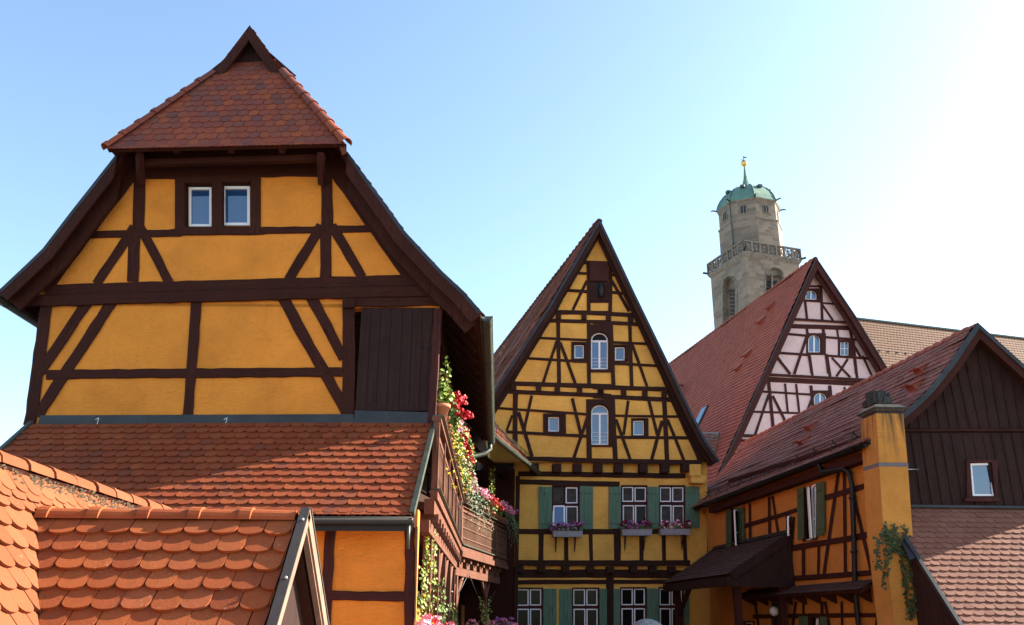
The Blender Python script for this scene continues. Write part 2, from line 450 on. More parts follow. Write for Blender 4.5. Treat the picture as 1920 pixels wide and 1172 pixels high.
M['pink'] = plaster('pale_pink_plaster', (.70, .52, .50), vary=.06)
M['timber'] = wood('dark_timber', (.050, .0125, .0068))
M['timber_b'] = wood('brown_timber', (.041, .0148, .009))
M['timber_r'] = wood('red_brown_timber', (.062, .0175, .0145))
M['board'] = wood('brown_boards', (.036, .0155, .0125))
M['sunwood'] = wood('gallery_timber', (.17, .068, .042))
M['slat'] = wood('gallery_slats', (.16, .075, .045))
M['fascia'] = wood('dormer_trim', (.27, .165, .12))
M['fascia_top'] = plain('brown_metal_capping', (.062, .050, .041), .6, .1)
M['tile_red'] = tilemat('red_tiles', [(.205, .040, .014), (.265, .058, .019), (.235, .047, .016), (.29, .068, .022), (.17, .044, .022)])
M['tile_hip'] = tilemat('hip_tiles', [(.24, .05, .024), (.16, .052, .04), (.27, .066, .028), (.13, .05, .044), (.30, .07, .024), (.19, .05, .032), (.26, .058, .026)], lichen=.1)
M['tile_near'] = tilemat('near_tiles', [(.325, .078, .020), (.25, .055, .017), (.36, .095, .026), (.30, .070, .019), (.34, .092, .032)], lichen=.75, stain=.38)
M['tile_sun'] = tilemat('old_orange_tiles', [(.21, .060, .021), (.18, .049, .017), (.23, .070, .026), (.205, .057, .023)], lichen=.5, stain=.2)
M['tile_dark'] = tilemat('dark_brown_tiles', [(.255, .105, .070), (.20, .082, .056), (.30, .125, .080), (.235, .105, .075)], lichen=.1, stain=.35)
M['tile_maroon'] = tilemat('maroon_tiles', [(.36, .098, .058), (.30, .080, .050), (.40, .118, .066), (.32, .096, .064)], lichen=.1, stain=.35)
M['tile_porch'] = tilemat('dark_porch_tiles', [(.085, .042, .032), (.07, .034, .027), (.10, .048, .036)], lichen=.1)
M['tile_pale'] = tilemat('pale_pink_tiles', [(.225, .094, .060), (.195, .080, .052), (.245, .107, .069), (.215, .090, .058)], lichen=.15, stain=.15)
M['tile_church'] = tilemat('church_tiles', [(.158, .078, .044), (.138, .066, .038), (.172, .085, .048)], lichen=.3, stain=.3)
M['tile_orange'] = tilemat('orange_tiles', [(.27, .085, .036), (.24, .072, .033), (.30, .10, .044)], lichen=.2)
M['vent'] = plain('clay_vent', (.33, .08, .045), .6)
M['moss'] = plain('mossy_mortar', (.075, .052, .028), .95, vary=.6, scale=30, bmp=1.0)
M['zinc'] = plain('weathered_zinc', (.085, .095, .075), .5, .6, vary=.25)
M['lead'] = plain('dark_lead_flashing', (.028, .030, .034), .5, .3, vary=.35, scale=3)
M['steel'] = plain('galvanised_steel', (.33, .34, .34), .45, .7)
M['white'] = plain('white_paint', (.80, .77, .76), .45, vary=.05)
M['shutter'] = wood('green_shutter', (.115, .20, .130), .7, vary=.2)
M['shutter2'] = wood('dull_green_shutter', (.085, .125, .06), .7, vary=.2)
M['glass'] = glassmat('window_glass', (.014, .055, .145), 2.1)  # blue base colour paints in the reflected sky
M['glass_dark'] = glassmat('dim_window_glass', (.010, .008, .007), 1.4)
M['curtain'] = plain('curtain', (.055, .045, .038), .9, vary=.5, scale=9)
M['stone'] = stonemat('tower_stone', (.245, .195, .145), 1.3, .55)
M['stone_trim'] = plain('carved_stone', (.18, .155, .125), .9, vary=.4, scale=2)
M['louvre'] = plain('dark_louvres', (.03, .024, .022), .8)
M['copper'] = plain('green_copper', (.105, .195, .15), .65, .1, vary=.35, scale=.8)
M['copper_d'] = plain('dark_copper', (.05, .085, .07), .6, .2)
M['gold'] = plain('gilded_ball', (.75, .52, .16), .3, .9)
M['granite'] = plain('mottled_granite', (.20, .205, .20), .9, vary=.55, scale=28, bmp=.6)
M['terracotta'] = plain('terracotta', (.42, .15, .075), .8, vary=.12)
M['soot'] = plain('sooty_stone', (.035, .036, .034), .95, vary=.6, scale=22, bmp=1.0)
M['capstone'] = plain('pale_chimney_cap', (.26, .195, .12), .9, vary=.35, scale=12)
M['greypaint'] = plain('grey_band', (.13, .12, .125), .8)
M['iron'] = plain('black_iron', (.012, .012, .013), .5, .3)
M['lampglass'] = plain('opal_glass', (.7, .68, .64), .3, bmp=0)
M['cobble'] = stonemat('cobbles', (.20, .18, .16), .2, .14)
M['planter'] = plain('white_planter', (.30, .29, .32), .6)
M['leaf'] = leafmat('geranium_leaves', [(.05, .11, .02), (.09, .17, .03), (.14, .22, .05), (.07, .13, .03)])
M['leaf_y'] = leafmat('lime_leaves', [(.16, .24, .03), (.24, .30, .04), (.11, .20, .04), (.30, .34, .06)])
M['leaf_g'] = leafmat('grey_green_leaves', [(.10, .15, .08), (.15, .20, .12), (.075, .11, .055)])
M['ivy'] = leafmat('ivy_leaves', [(.018, .034, .010), (.032, .056, .016), (.05, .068, .02), (.06, .036, .018)])
M['red'] = leafmat('red_petals', [(.45, .006, .02), (.60, .015, .03), (.35, .004, .015)])
M['rose'] = leafmat('pink_petals', [(.70, .17, .28), (.80, .33, .42), (.65, .12, .24)])
M['palepink'] = leafmat('pale_pink_petals', [(.80, .40, .50), (.85, .55, .62), (.72, .28, .42)])
M['scarlet'] = leafmat('scarlet_petals', [(.60, .05, .03), (.50, .03, .03), (.66, .10, .05)])
M['yflower'] = leafmat('yellow_petals', [(.80, .62, .03), (.85, .70, .08), (.75, .52, .02)])
M['violet'] = leafmat('violet_petals', [(.22, .05, .20), (.35, .12, .32), (.45, .20, .42)])
M['wine'] = leafmat('wine_petals', [(.20, .01, .04), (.30, .02, .06), (.14, .006, .03)])
# ------------------------------------------------------------ windows
def R(x0, y0, x1, y1, fw): return (rect(x0, y0, x1, y1), rect(x0+fw, y0+fw, x1-fw, y1-fw))
def Rz(cv, k, x0, y0, x1, y1, fw):
    a = cv(x0, y0); b = cv(x1, y1); return R(a[0], a[1], b[0], b[1], fw/k)
def A(x0, y0, x1, y1, fw, k=1.0): return (archp(x0, y0, x1, y1, k), archp(x0+fw, y0+fw, x1-fw, y1-fw, k))
def win(parent, pl, outer, hole, sashes, off=0.0, depth=.09, proud=.03, cm='timber', fm='white', gm='glass', label=None, bars=(), panes=None):
    w = MB().m(M[cm]); plate(w, pl, outer, hole, off+proud, off-.13)
    wo = w.build('window', parent)
    if label: wo['label'] = label
    f = MB().m(M[fm]); g = MB()
    for i, (o, n) in enumerate(sashes):
        plate(f, pl, o, n, off-depth+.03, off-depth-.01)
        g.m(M[panes[i] if panes else gm])
        g.add([pl.pt(x, y, off-depth) for x, y in n], [tuple(range(len(n)))])
    for b in bars: pbox(f, pl, b[0], b[1], b[2], b[3], off-depth+.022, off-depth-.005)
    f.build('frame', wo); g.build('pane', wo)
    return wo
def shrink(poly, d):
    cx_ = sum(p[0] for p in poly)/len(poly); cy_ = sum(p[1] for p in poly)/len(poly)
    return [(x+(d if x < cx_ else -d), y+(d if y < cy_ else -d)) for x, y in poly]
def shutter(parent, pl, x0, y0, x1, y1, off, m='shutter', planks=3, dy=0.0):
    s = MB().m(M[m]); w = (x1-x0)/planks
    for i in range(planks):
        g = .28 if planks > 1 else 0
        pbox(s, pl, x0+i*w+g*.5, y0+random.uniform(-.4, .4), x0+(i+1)*w-g*.5, y1+random.uniform(-.4, .4), off+.05+random.uniform(-.002, .003), off+.018)
    h = y1-y0
    for t in (.15, .86): pbox(s, pl, x0+.4, y0+h*t-1.1, x1-.4, y0+h*t+1.1, off+.068, off+.047)
    for t in (.15, .86):
        s.m(M['iron']); pbox(s, pl, x0-1.0 if dy < 0 else x1-1.5, y0+h*t-.5, x0+1.5 if dy < 0 else x1+1.0, y0+h*t+.5, off+.073, off+.05)
    return s.build('shutter', parent)
def gnd(p): return V((p.x, p.y, 0))
def sheet3(mb, pl, outer3, holes=(), off=0.0, reveal=.13, back=None):
    lh = [[pl.pt(x, y, off) for x, y in h] for h in holes]
    lo = outer3
    mb.add(lo+[p for h in lh for p in h], tess(pl, [lo]+lh))
    for h in lh:
        n = len(h); d = -pl.n*reveal
        mb.add(h+[p+d for p in h], [(i, (i+1) % n, (i+1) % n+n, i+n) for i in range(n)]+[tuple(range(n, 2*n))])
    if back is not None:
        n = len(lo)
        mb.add(lo+[p+back for p in lo], [(i, (i+1) % n, (i+1) % n+n, i+n) for i in range(n)]+[tuple(range(2*n-1, n-1, -1))])
def isect(x, y, p0, n):
    r = ray(x, y); return EYE+r*((p0-EYE).dot(n)/r.dot(n))
def planks(mb, pl, poly_top, y_bot, x0, x1, w, off, th=.02, batten=False):
    """vertical boards between px x0..x1; poly_top(x) gives the px height of the board top, y_bot(x) its foot"""
    x = x0
    while x < x1-.5:
        xe = min(x+w*random.uniform(.9, 1.1), x1)
        lean = lambda yy: 0
        o = off+random.uniform(0, .006)
        plate(mb, pl, [(x+.35, y_bot(x)), (x+.35+sl(x, y_bot(x), poly_top(x)), poly_top(x)), (xe-.35+sl(xe, y_bot(xe), poly_top(xe)), poly_top(xe)), (xe-.35, y_bot(xe))], None, o+th, o-.02)
        if batten: 
            d = .9; plate(mb, pl, [(x-d, y_bot(x)), (x-d+sl(x, y_bot(x), poly_top(x)), poly_top(x)+1), (x+d+sl(x, y_bot(x), poly_top(x)), poly_top(x)+1), (x+d, y_bot(x))], None, off+th+.025, off)
        x = xe
def sl(x, y1, y2): return (960-x)/4900*(y1-y2)   # keystone lean of a plumb line between two px heights
# ============================================================ LEFT HOUSE
FL = Plane(450, 700, 12.64, -2.6); SL = V((-.012, 1, 0)).normalized(); LLEN = 9.4
lh = thing('half_timbered_house', gnd(FL.pt(450, 1000)), 'large ochre timber-framed house with half-hipped red tiled roof, nearest on the left', 'house')
Za = ZZ(0, 0, 2.0); Zb = ZZ(0, 500, 1.7438); Z5 = ZZ(480, 940, 5.053); Z1 = ZZ(0, 400, 4); Z2 = ZZ(480, 400, 4)
# roof profiles in the verge plane
vo = .35
LPx = [(450, 7), (222, 292), (137, 400), (82, 472), (50, 503), (0, 550)]
RPx = [(450, 7), (652, 290), (732, 400), (760, 440), (830, 515), (870, 552), (903, 590)]
LP = [FL.pt(x, y, vo) for x, y in LPx]; RP = [FL.pt(x, y, vo) for x, y in RPx]
RID = LP[0]
def rplane(P): 
    n = SL.cross((P[1]-P[0]).normalized()).normalized(); return n if n.z > 0 else -n
nL, nR = rplane(LP), rplane(RP)
HLc = isect(206, 273, LP[0], nL); HRc = isect(650, 275, RP[0], nR)
HAl = isect(402, 139, LP[0], nL); HAr = isect(540, 141, RP[0], nR)
# common depth of the small apex gable
tA = ((HAl-RID).dot(SL)+(HAr-RID).dot(SL))/2
AP = RID+SL*tA
def onplane_t(P, n, z, t):      # point of a roof plane at height z and sweep t
    d = (P[1]-P[0]); k = (z-P[0].z)/d.z
    return P[0]+d*k+SL*t-SL*(d*k).dot(SL)
zA = (HAl.z+HAr.z)/2
tA = .64; zA = 16.84-4+0.0; zA = H+8.84; AP = RID+SL*tA
HAl = onplane_t(LP, nL, zA, tA); HAr = onplane_t(RP, nR, zA, tA)
zH = (HLc.z+HRc.z)/2; tH = ((HLc-RID).dot(SL)+(HRc-RID).dot(SL))/2
HLc = onplane_t(LP, nL, zH, (HLc-RID).dot(SL)); HRc = onplane_t(RP, nR, zH, (HRc-RID).dot(SL))
Uh = (HRc-HLc).normalized(); nH = Uh.cross((HAl+HAr)/2-(HLc+HRc)/2).normalized()
if nH.z < 0: nH = -nH
def onhip(p): return p+SL*((HLc-p).dot(nH)/SL.dot(nH))
HAl, HAr = onhip(HAl), onhip(HAr)
S9 = SL*LLEN
rf = MB()
for P, n, HA_, HC in ((LP, nL, HAl, HLc), (RP, nR, HAr, HRc)):
    rf.m(M['timber'])
    def slab(q, th=.09):
        rf.prism(q, -n*th)
    end = lambda p: p-SL*(p-RID).dot(SL)+S9
    slab([AP, HA_, end(HA_), end(RID)]); slab([HA_, HC, P[1], end(P[1]), end(HA_)])
    D = (P[1]-P[0]); D = (D-SL*D.dot(SL)); LD = D.length; D.normalize(); O = RID
    uv = lambda p: ((p-O).dot(SL), (p-O).dot(D))
    rf.m(M['tile_red'])
    tile_field(rf, O, SL, D, n, LLEN, LD, w=.18, e=.165, poly=[uv(AP), (LLEN, 0), (LLEN, uv(HA_)[1]), uv(HA_)], n=4)
    tile_field(rf, O, SL, D, n, LLEN, LD, w=.18, e=.165, poly=[uv(HA_), (LLEN, uv(HA_)[1]), (LLEN, LD), (0, LD), uv(HC)], n=4)
    roof_side(rf, P[1:], S9, M['tile_red'], M['timber'], .09, e=.165, n=4)
roof = rf.build('roof', lh)
# hip
hp = MB()
Dh = nH.cross(Uh).normalized()
if Dh.z > 0: Dh = -Dh
T1 = isect(424, 118, HLc, nH); T2 = isect(506, 118, HLc, nH)
T1 = HLc+(HAl-HLc)*((T1.z-HLc.z)/(HAl.z-HLc.z)); T2 = HRc+(HAr-HRc)*((T1.z-HRc.z)/(HAr.z-HRc.z))
Oh = HLc-Dh*(HLc-T1).dot(Dh); uvh = lambda p: ((p-Oh).dot(Uh), (p-Oh).dot(Dh))
hp.m(M['timber']); hp.prism([HLc, HRc, T2, T1], -nH*.07)
hp.m(M['tile_hip'])
tile_field(hp, Oh, Uh, Dh, nH, (HRc-HLc).length, uvh(HLc)[1], lift=1.05, w=.168, e=.163, t=.013, poly=[uvh(HLc), uvh(HRc), uvh(T2), uvh(T1)])
hp.build('hip_slope', roof)
rt = MB().m(M['tile_hip']); ridge_tiles(rt, HAl, HLc+(HLc-HAl).normalized()*.0, .08, .34, drop=-.015, up=(nH+nL).normalized()); rt.build('hip_ridge_tiles', roof); rt = MB().m(M['tile_hip']); ridge_tiles(rt, HAr, HRc+(HRc-HAr).normalized()*.03, .085, .34, drop=-.015, up=(nH+nR).normalized())
rt.build('hip_ridge_tiles', roof)
bb = MB().m(M['timber'])
nF = FL.n
bargeboard(bb, [AP+V((0, 0, .03)), HAl], nF, .165, .035); bargeboard(bb, [AP+V((0, 0, .03)), HAr], nF, .165, .035)
bb.build('apex_bargeboard', roof)
inner = lambda P: [p-nF*.20 for p in P]
for P in (LP, RP):
    bb = MB().m(M['timber']); bargeboard(bb, P[1:], nF, .20, .04); bargeboard(bb, inner(P)[1:], nF, .34, .06, .10)
    bb.hexa([P[1]-V((0, 0, .12)), P[2]-V((0, 0, .12)), P[2]-V((0, 0, .16)), P[1]-V((0, 0, .16))]+[q-nF*.3 for q in (P[1]-V((0, 0, .12)), P[2]-V((0, 0, .12)), P[2]-V((0, 0, .16)), P[1]-V((0, 0, .16)))])
    bb.m(M['lead']); bargeboard(bb, [q-nF*.03+V((0, 0, .035)) for q in P[1:]], nF, .055, .075)
    bb.build('bargeboard', roof)
tri = MB().m(M['board']); zt = T1.z-.03; up_ = AP.z-T1.z
cA = AP+SL*((T1-AP).dot(SL)-.03); 
tri.prism([T1-SL*.03-V((.45, 0, .3)), T2-SL*.03+V((.45, 0, -.3)), V((cA.x, cA.y, AP.z-.06))], SL*.03)
tri.build('apex_panel', roof)
gt = MB().m(M['zinc'])
GA = RP[-1]+V((.07, 0, -.03)); gutter(gt, GA-SL*.02, GA+S9*1.02, .085); gt.build('gutter', roof); gt = MB().m(M['zinc'])
GL = LP[-1]+V((-.07, 0, -.03)); gutter(gt, GL, GL+S9, .08)
gt.build('gutter', roof)
# eave underside: rafters
for P in (LP, RP):
    for i in range(14):
        ra = MB().m(M['timber_b']); o = SL*(.25+i*.68)
        for a, b in zip(P[2:-1], P[3:]):
            n = SL.cross((b-a).normalized()); n = n if n.z > 0 else -n
            ra.bar(a+o-n*.13, a.lerp(b, .93)+o-n*.13, .09, .08, up=n)
        ra.build('rafter', roof)
rod = MB().m(M['iron'])
rp = RP[4]*.45+RP[5]*.55+SL*.9
rod.tube([rp, rp+V((0, 0, .36))], .006, 5); rod.tube([rp+V((-.07, 0, .05)), rp+V((0, 0, .14))], .004, 4); rod.tube([rp+V((.05, 0, .3)), rp+V((-.03, 0, .16))], .004, 4)
rod.build('lightning_rod', roof); rod = MB().m(M['iron'])
hk = LP[4]+SL*.6; rod.tube([hk, hk+V((-.02, 0, .12)), hk+V((-.08, 0, .15))], .01, 5)
rod.build('roof_hook', roof)
# walls
W1h = rect(345.5, 343, 397, 425.5); W2h = rect(416, 341, 470, 425)
W1o = rect(328, 332, 404.5, 439); W2o = rect(404.5, 332, 488, 438)
wl = MB().m(M['ochre'])
gab = [(76, 572), (60, 548), (100, 492), (152, 420), (236, 300), (245, 250), (330, 195), (530, 195), (618, 250), (640, 300), (735, 436), (800, 512), (828, 548), (824, 578)]
sheet3(wl, FL, [FL.pt(x, y) for x, y in gab], [shrink(W1o, 1.5), shrink(W2o, 1.5)], 0, back=SL*.2)
low = [FL.pt(90, 568), FL.pt(664, 568), gnd(FL.pt(650, 780)), gnd(FL.pt(58, 780))]
low = [FL.pt(90, 570), FL.pt(662, 570), V((FL.pt(662, 780).x, FL.pt(662, 780).y, 0)), V((FL.pt(74, 780).x, FL.pt(74, 780).y, 0))]
sheet3(wl, FL, low, (), 0, back=SL*.2)
wl.m(M['board'])
for q in ([FL.pt(x, y) for x, y in gab], low):
    mid = sum(q, V((0, 0, 0)))/len(q); q = [mid+(p-mid)*.985+SL*.17 for p in q]; wl.prism(q, SL*9)
wl.build('wall', lh)
win(lh, FL, W1o, W1h, [R(354, 351, 396.5, 424.5, 4.2)], depth=.11, label='left open-reveal window of the pair under the hipped roof')
win(lh, FL, W2o, W2h, [R(416.5, 349, 468.5, 422.5, 5.0)], depth=.11, label='right window of the pair under the hipped roof')
tf = MB().m(M['timber'])
beams(tf, FL, Za, 2, [(440, 590, 1300, 575, 70), (430, 640, 1300, 632, 62), (525, 600, 520, 850, 44), (505, 850, 498, 1056, 44), (1224, 640, 1227, 845, 42), (1223, 840, 1220, 1046, 42),
    (320, 881, 680, 874, 27), (640, 872, 990, 866, 27), (960, 866, 1420, 856, 27), (503, 850, 362, 1066, 36), (525, 850, 634, 1060, 36), (1205, 845, 1083, 1050, 36), (1245, 845, 1357, 1040, 36),
    (500, 640, 180, 1075, 48), (470, 640, 150, 1075, 40), (1258, 632, 1555, 1062, 56), (1300, 632, 1600, 1062, 50), (170, 1088, 1640, 1050, 42)])
beams(tf, FL, Za, 2, [(60, 1128, 1665, 1090, 46)], proud=.06)
beams(tf, FL, Zb, 1.7438, [(152, 125, 96, 520, 40), (642, 112, 614, 488, 34), (1140, 105, 1139, 485, 40), (150, 354, 1118, 343, 31), (298, 98, 128, 345, 34), (372, 103, 122, 490, 36), (918, 88, 1132, 475, 37), (1012, 92, 1124, 300, 35)])
beams(tf, FL, Zb, 1.7438, [(1120, 118, 1160, 118, 36)], proud=.08)
beams(tf, FL, Zb, 1.7438, [(1150, 116, 1440, 112, 32)], proud=.05)
tf.build('timber_frame', lh)
# brackets and rafter tails under the hip eave
bk = MB().m(M['timber_r'])
for x in (262, 601):
    a = FL.pt(x+2, 345, .05); b = FL.pt(x, 292, .52); bk.bar(a, b, .09, .09, up=nF); bk.bar(FL.pt(x, 300, .0), b, .1, .11)
bk.m(M['timber']); bk.bar(HLc+V((.35, .34, -.07)), HRc+V((-.35, .34, -.07)), .10, .10); bk.m(M['timber_r'])
for x in (330, 432, 528):
    a = FL.pt(x, 282, .55); bk.bar(a-V((0, 0, 0)), a+V((0, .7, .9)), .09, .1)
bk.build('eave_bracket', lh)
# boarded gallery end
bd = MB().m(M['board'])
planks(bd, FL, lambda x: 577, lambda x: 770, 666, 812, 20.5, .0)
bd.m(M['timber_r']); beam(bd, FL, 822, 578, 808, 800, 17, 0, proud=.07, back=-.12)
bd.build('boarding', lh)
# flashing, pent roof
pt0 = FL.pt(70, 797, .02); pt1 = FL.pt(815, 795, .02)
Up = FL.u; Xl = (FL.pt(72, 797)); 
zt = (pt0.z+pt1.z)/2; O = V((pt0.x-.25, pt0.y, zt)) ; 
O = FL.pt(60, 797, .03); O.z = zt
LU = (pt1-O).dot(Up)
Dp = (V((0, 0, -1.49))+FL.n*1.72); LDp = Dp.length; Dp.normalize(); Np = Up.cross(Dp); Np = Np if Np.z > 0 else -Np; Np.normalize()
pr = MB().m(M['timber']); ext = .9
A0, B0 = O, O+Up*LU; A1, B1 = A0+Dp*LDp-Up*ext*0, B0+Dp*LDp
pr.hexa([A0, B0, B1, A1, A0-Np*.07, B0-Np*.07, B1-Np*.07, A1-Np*.07])
pr.m(M['tile_red'])
tile_field(pr, O, Up, Dp, Np, LU, LDp, sag=.02, w=.176, e=.162, t=.018)
po = pr.build('pent_roof', lh)
pf = MB().m(M['lead'])
fl0 = ZZ(0, 500, 1.7438)
plate(pf, FL, [fl0(120, 524), fl0(132, 486), fl0(1156, 482), fl0(1158, 521)], None, .055, -.02)
plate(pf, FL, [fl0(1156, 521), fl0(1160, 470), fl0(1412, 476), fl0(1408, 512)], None, .065, -.02)
pf.m(M['zinc'])
for a, b in ((B0, B1), (A0, A1)): pf.bar(a+Np*.03, b+Np*.03, .06, .075, up=Np)
# two light streaks on the flashing
pf.m(M['white'])
for fx in (318, 738):
    q = [fl0(fx-6, 500), fl0(fx+5, 494), fl0(fx-2, 520)]
    for a, b in zip(q[:-1], q[1:]): pf.bar(FL.pt(*a, .057), FL.pt(*b, .057), .007, .002, up=FL.n)
pf.build('flashing', po)
pg = MB().m(M['iron']); ga = A1+V((0, -.06, -.03)); gb = B1+V((0.02, -.06, -.03)); gutter(pg, ga, gb, .07); pg.bar(A1+V((0, .03, -.09)), B1+V((0, .03, -.09)), .03, .16)
pg.m(M['zinc']); pg.tube([gb+V((-.05, .02, -.05)), gb+V((-.05, .05, -.35))], .02, 6)
pg.build('gutter', po)
# ground-floor front under the pent roof
FG = Plane(700, 1060, 11.25, -2.6)
gl = MB().m(M['ochre'])
g3 = [FG.pt(20, 955), FG.pt(784, 955), gnd(FG.pt(780, 1150)), gnd(FG.pt(20, 1150))]
sheet3(gl, FG, g3, back=SL*.28)
gl.build('ground_floor_wall', lh)
gf = MB().m(M['timber_r'])
beams(gf, FG, Z5, 5.053, [(712, 150, 655, 1300, 100), (1462, 150, 1445, 1300, 92), (300, 885, 660, 892, 80), (650, 890, 1440, 902, 92)], proud=.02, wob=1.3)
gf.m(M['fascia']); beams(gf, FG, Z5, 5.053, [(1528, 240, 1505, 1300, 16)], proud=.035)  # pale strip paints the sunlit side of the corner post
gf.build('ground_floor_timber', lh)
# ---------------------------------------------------------- gallery on the sunny side of the left house
gy0, gy1 = 12.25, 21.7
gx = lambda y: -1.055-.017*(y-12.25)
zr, zb = H+2.68, H+1.62
ga_ = MB().m(M['sunwood'])
P0, P1 = V((gx(gy0), gy0, 0)), V((gx(gy1), gy1, 0))
def gp(y, z, dx=0): return V((gx(y)+dx, y, z))
ga_.bar(gp(gy0, zr), gp(gy1, zr), .13, .07); ga_.bar(gp(gy0, zb), gp(gy1, zb), .1, .12); ga_.bar(gp(gy0, zb-.16, -.06), gp(gy1, zb-.16, -.06), .14, .2)
ga_.m(M['zinc']); ga_.bar(gp(gy0, zr+.045, .03), gp(gy1, zr+.045, .03), .16, .015); ga_.bar(gp(gy0, zb+.075, .03), gp(gy1, zb+.075, .03), .13, .012)
ga_.m(M['sunwood'])
for i in range(7):
    y = gy0+.06+i*(gy1-gy0-.12)/6; ga_.bar(gp(y, zb), gp(y, zr), .09, .09, up=SL)
ga_.bar(gp(gy0, zr-.22), gp(gy1, zr-.22), .06, .06)
for i in range(14):
    y = gy0+.3+i*.66; ga_.bar(gp(y, zb-.30, .06), gp(y, zb-.30, -.5), .12, .12)
ga_.bar(gp(gy0, zb-.42, -.12), gp(gy1, zb-.42, -.12), .14, .16)
ga_.m(M['timber_b']); ga_.hexa([gp(gy0, zb-.1, -1.5), gp(gy1, zb-.1, -1.5), gp(gy1, zb-.1, -.1), gp(gy0, zb-.1, -.1), gp(gy0, zb-.2, -1.5), gp(gy1, zb-.2, -1.5), gp(gy1, zb-.2, -.1), gp(gy0, zb-.2, -.1)])
ga_.m(M['slat'])
for i in range(150):
    y = gy0+.1+i*(gy1-gy0-.2)/149
    k = .11*(1 if i % 2 else -1); ga_.bar(gp(y, zb+.06, .01), gp(y+k, zr-.25, .01), .022, .014, up=V((1, 0, 0)))
ga_.build('gallery_railing', lh)
gs = MB().m(M['sunwood'])
for y in (13.3, 15.2, 17.2, 19.3, 21.4):
    gs.bar(gp(y, 0, -.14), gp(y, zb-.45, -.14), .13, .13, up=SL)
    a = gp(y+.05, zb-1.35, -.13); gs.tube([a, a+V((0, .32, .45)), a+V((0, .85, .85))], .05, 6)
for y in (14.6, 17.6, 20.6): 
    gs.bar(gp(y, zr), gp(y, H+4.0, -.02), .11, .11, up=SL); gs.tube([gp(y, H+3.3), gp(y+.25, H+3.65), gp(y+.7, H+3.95)], .045, 6)
gs.build('gallery_posts', lh)
# inner wall panels seen through the gallery
gi = MB().m(M['timber'])
xi = FL.pt(662, 680).x
for y in (13, 14.8, 16.6, 18.4, 20.2, 21.5): gi.bar(V((xi+.03, y, H+1)), V((xi-.05, y, H+4.3)), .18, .12, up=SL)
for z in (2.4, 3.6): gi.bar(V((xi+.035, 12.7, H+z)), V((xi-.06, 21.8, H+z)), .08, .15)
gi.build('gallery_inner_frame', lh)
dp = MB().m(M['zinc'])
dp.tube([at(917, 822, 21.6), at(919, 842, 21.6), at(908, 851, 21.5), at(880, 857, 21.3), at(866, 866, 21.1)], .062, 8)
dp.m(M['iron']); dp.tube([at(864, 872, 21.0), at(862.5, 935, 21.0), at(859, 1008, 21.0), at(852, 1026, 21.0), at(845, 1042, 21.0), at(842, 1130, 21.0), gnd(at(841, 1160, 21.0))], .055, 8)
dp.m(M['zinc'])
for y_ in (930, 1000, 1050, 1110): c = at(862 if y_ < 1000 else (857 if y_ < 1020 else 844), y_, 21.0); dp.lathe(c, [(.07, -.02), (.07, .02)], 8)
dp.build('downspout', lh)
# ============================================================ CENTRE HOUSE
C = Plane(1125, 800, 28, 6); SC = hdir(546); CL = 18.0
ch = thing('half_timbered_house', gnd(C.pt(1125, 1050)), 'narrow yellow house with a steep timber-framed gable, arched attic windows and green shutters', 'house')
z6 = ZZ(900, 560, 3.6625); z7 = ZZ(1120, 560, 3.6625); z4 = ZZ(900, 400, 2.343); z5 = ZZ(900, 820, 3.33)
og, om, ol = .30, .12, 0.0
vC = .62
CLx = [(1124, 415), (1028, 579), (950, 700), (925, 738), (880, 800)]; CRx = [(1124, 415), (1188, 552), (1251, 682), (1297, 780), (1322, 828), (1347, 865)]
CLp = [C.pt(x, y, vC) for x, y in CLx]; CRp = [C.pt(x, y, vC) for x, y in CRx]
rf = MB(); roof_side(rf, CLp, SC*CL, M['tile_dark'], M['timber_b'], .12, sag=.06, w=.19, e=.19, n=3, lenf=1.25); roof_side(rf, CRp, SC*CL, M['tile_dark'], M['timber_b'], .12, w=.19, e=.19, n=3, lenf=1.25)
rf.m(M['tile_dark']); ridge_tiles(rf, CLp[0]+V((0, 0, .02)), CLp[0]+SC*CL+V((0, 0, .02)), .11, .4, n=5)
roof = rf.build('roof', ch)
for P in (CLp, CRp):
    bb = MB().m(M['timber_b']); bargeboard(bb, P, C.n, .19, .05, -.01)
    bb.m(M['lead']); bargeboard(bb, [p+C.n*.05 for p in P], C.n, .05, .02, -.03)
    bb.m(M['timber_b']); bargeboard(bb, [p-C.n*.22 for p in P], C.n, .26, .06, .08)
    bb.build('bargeboard', roof)
vt = MB().m(M['vent'])
for (x, y) in ((951, 655), (944, 668)):
    nCl = SC.cross((CLp[2]-CLp[1]).normalized()); nCl = nCl if nCl.z > 0 else -nCl
    p = isect(x, y, CLp[1], nCl); vt.lathe(p, [(.16, -.05), (.15, .12), (.19, .16), (.02, .22)], 8)
vt.m(M['glass']); 
vt.build('roof_vent', roof)
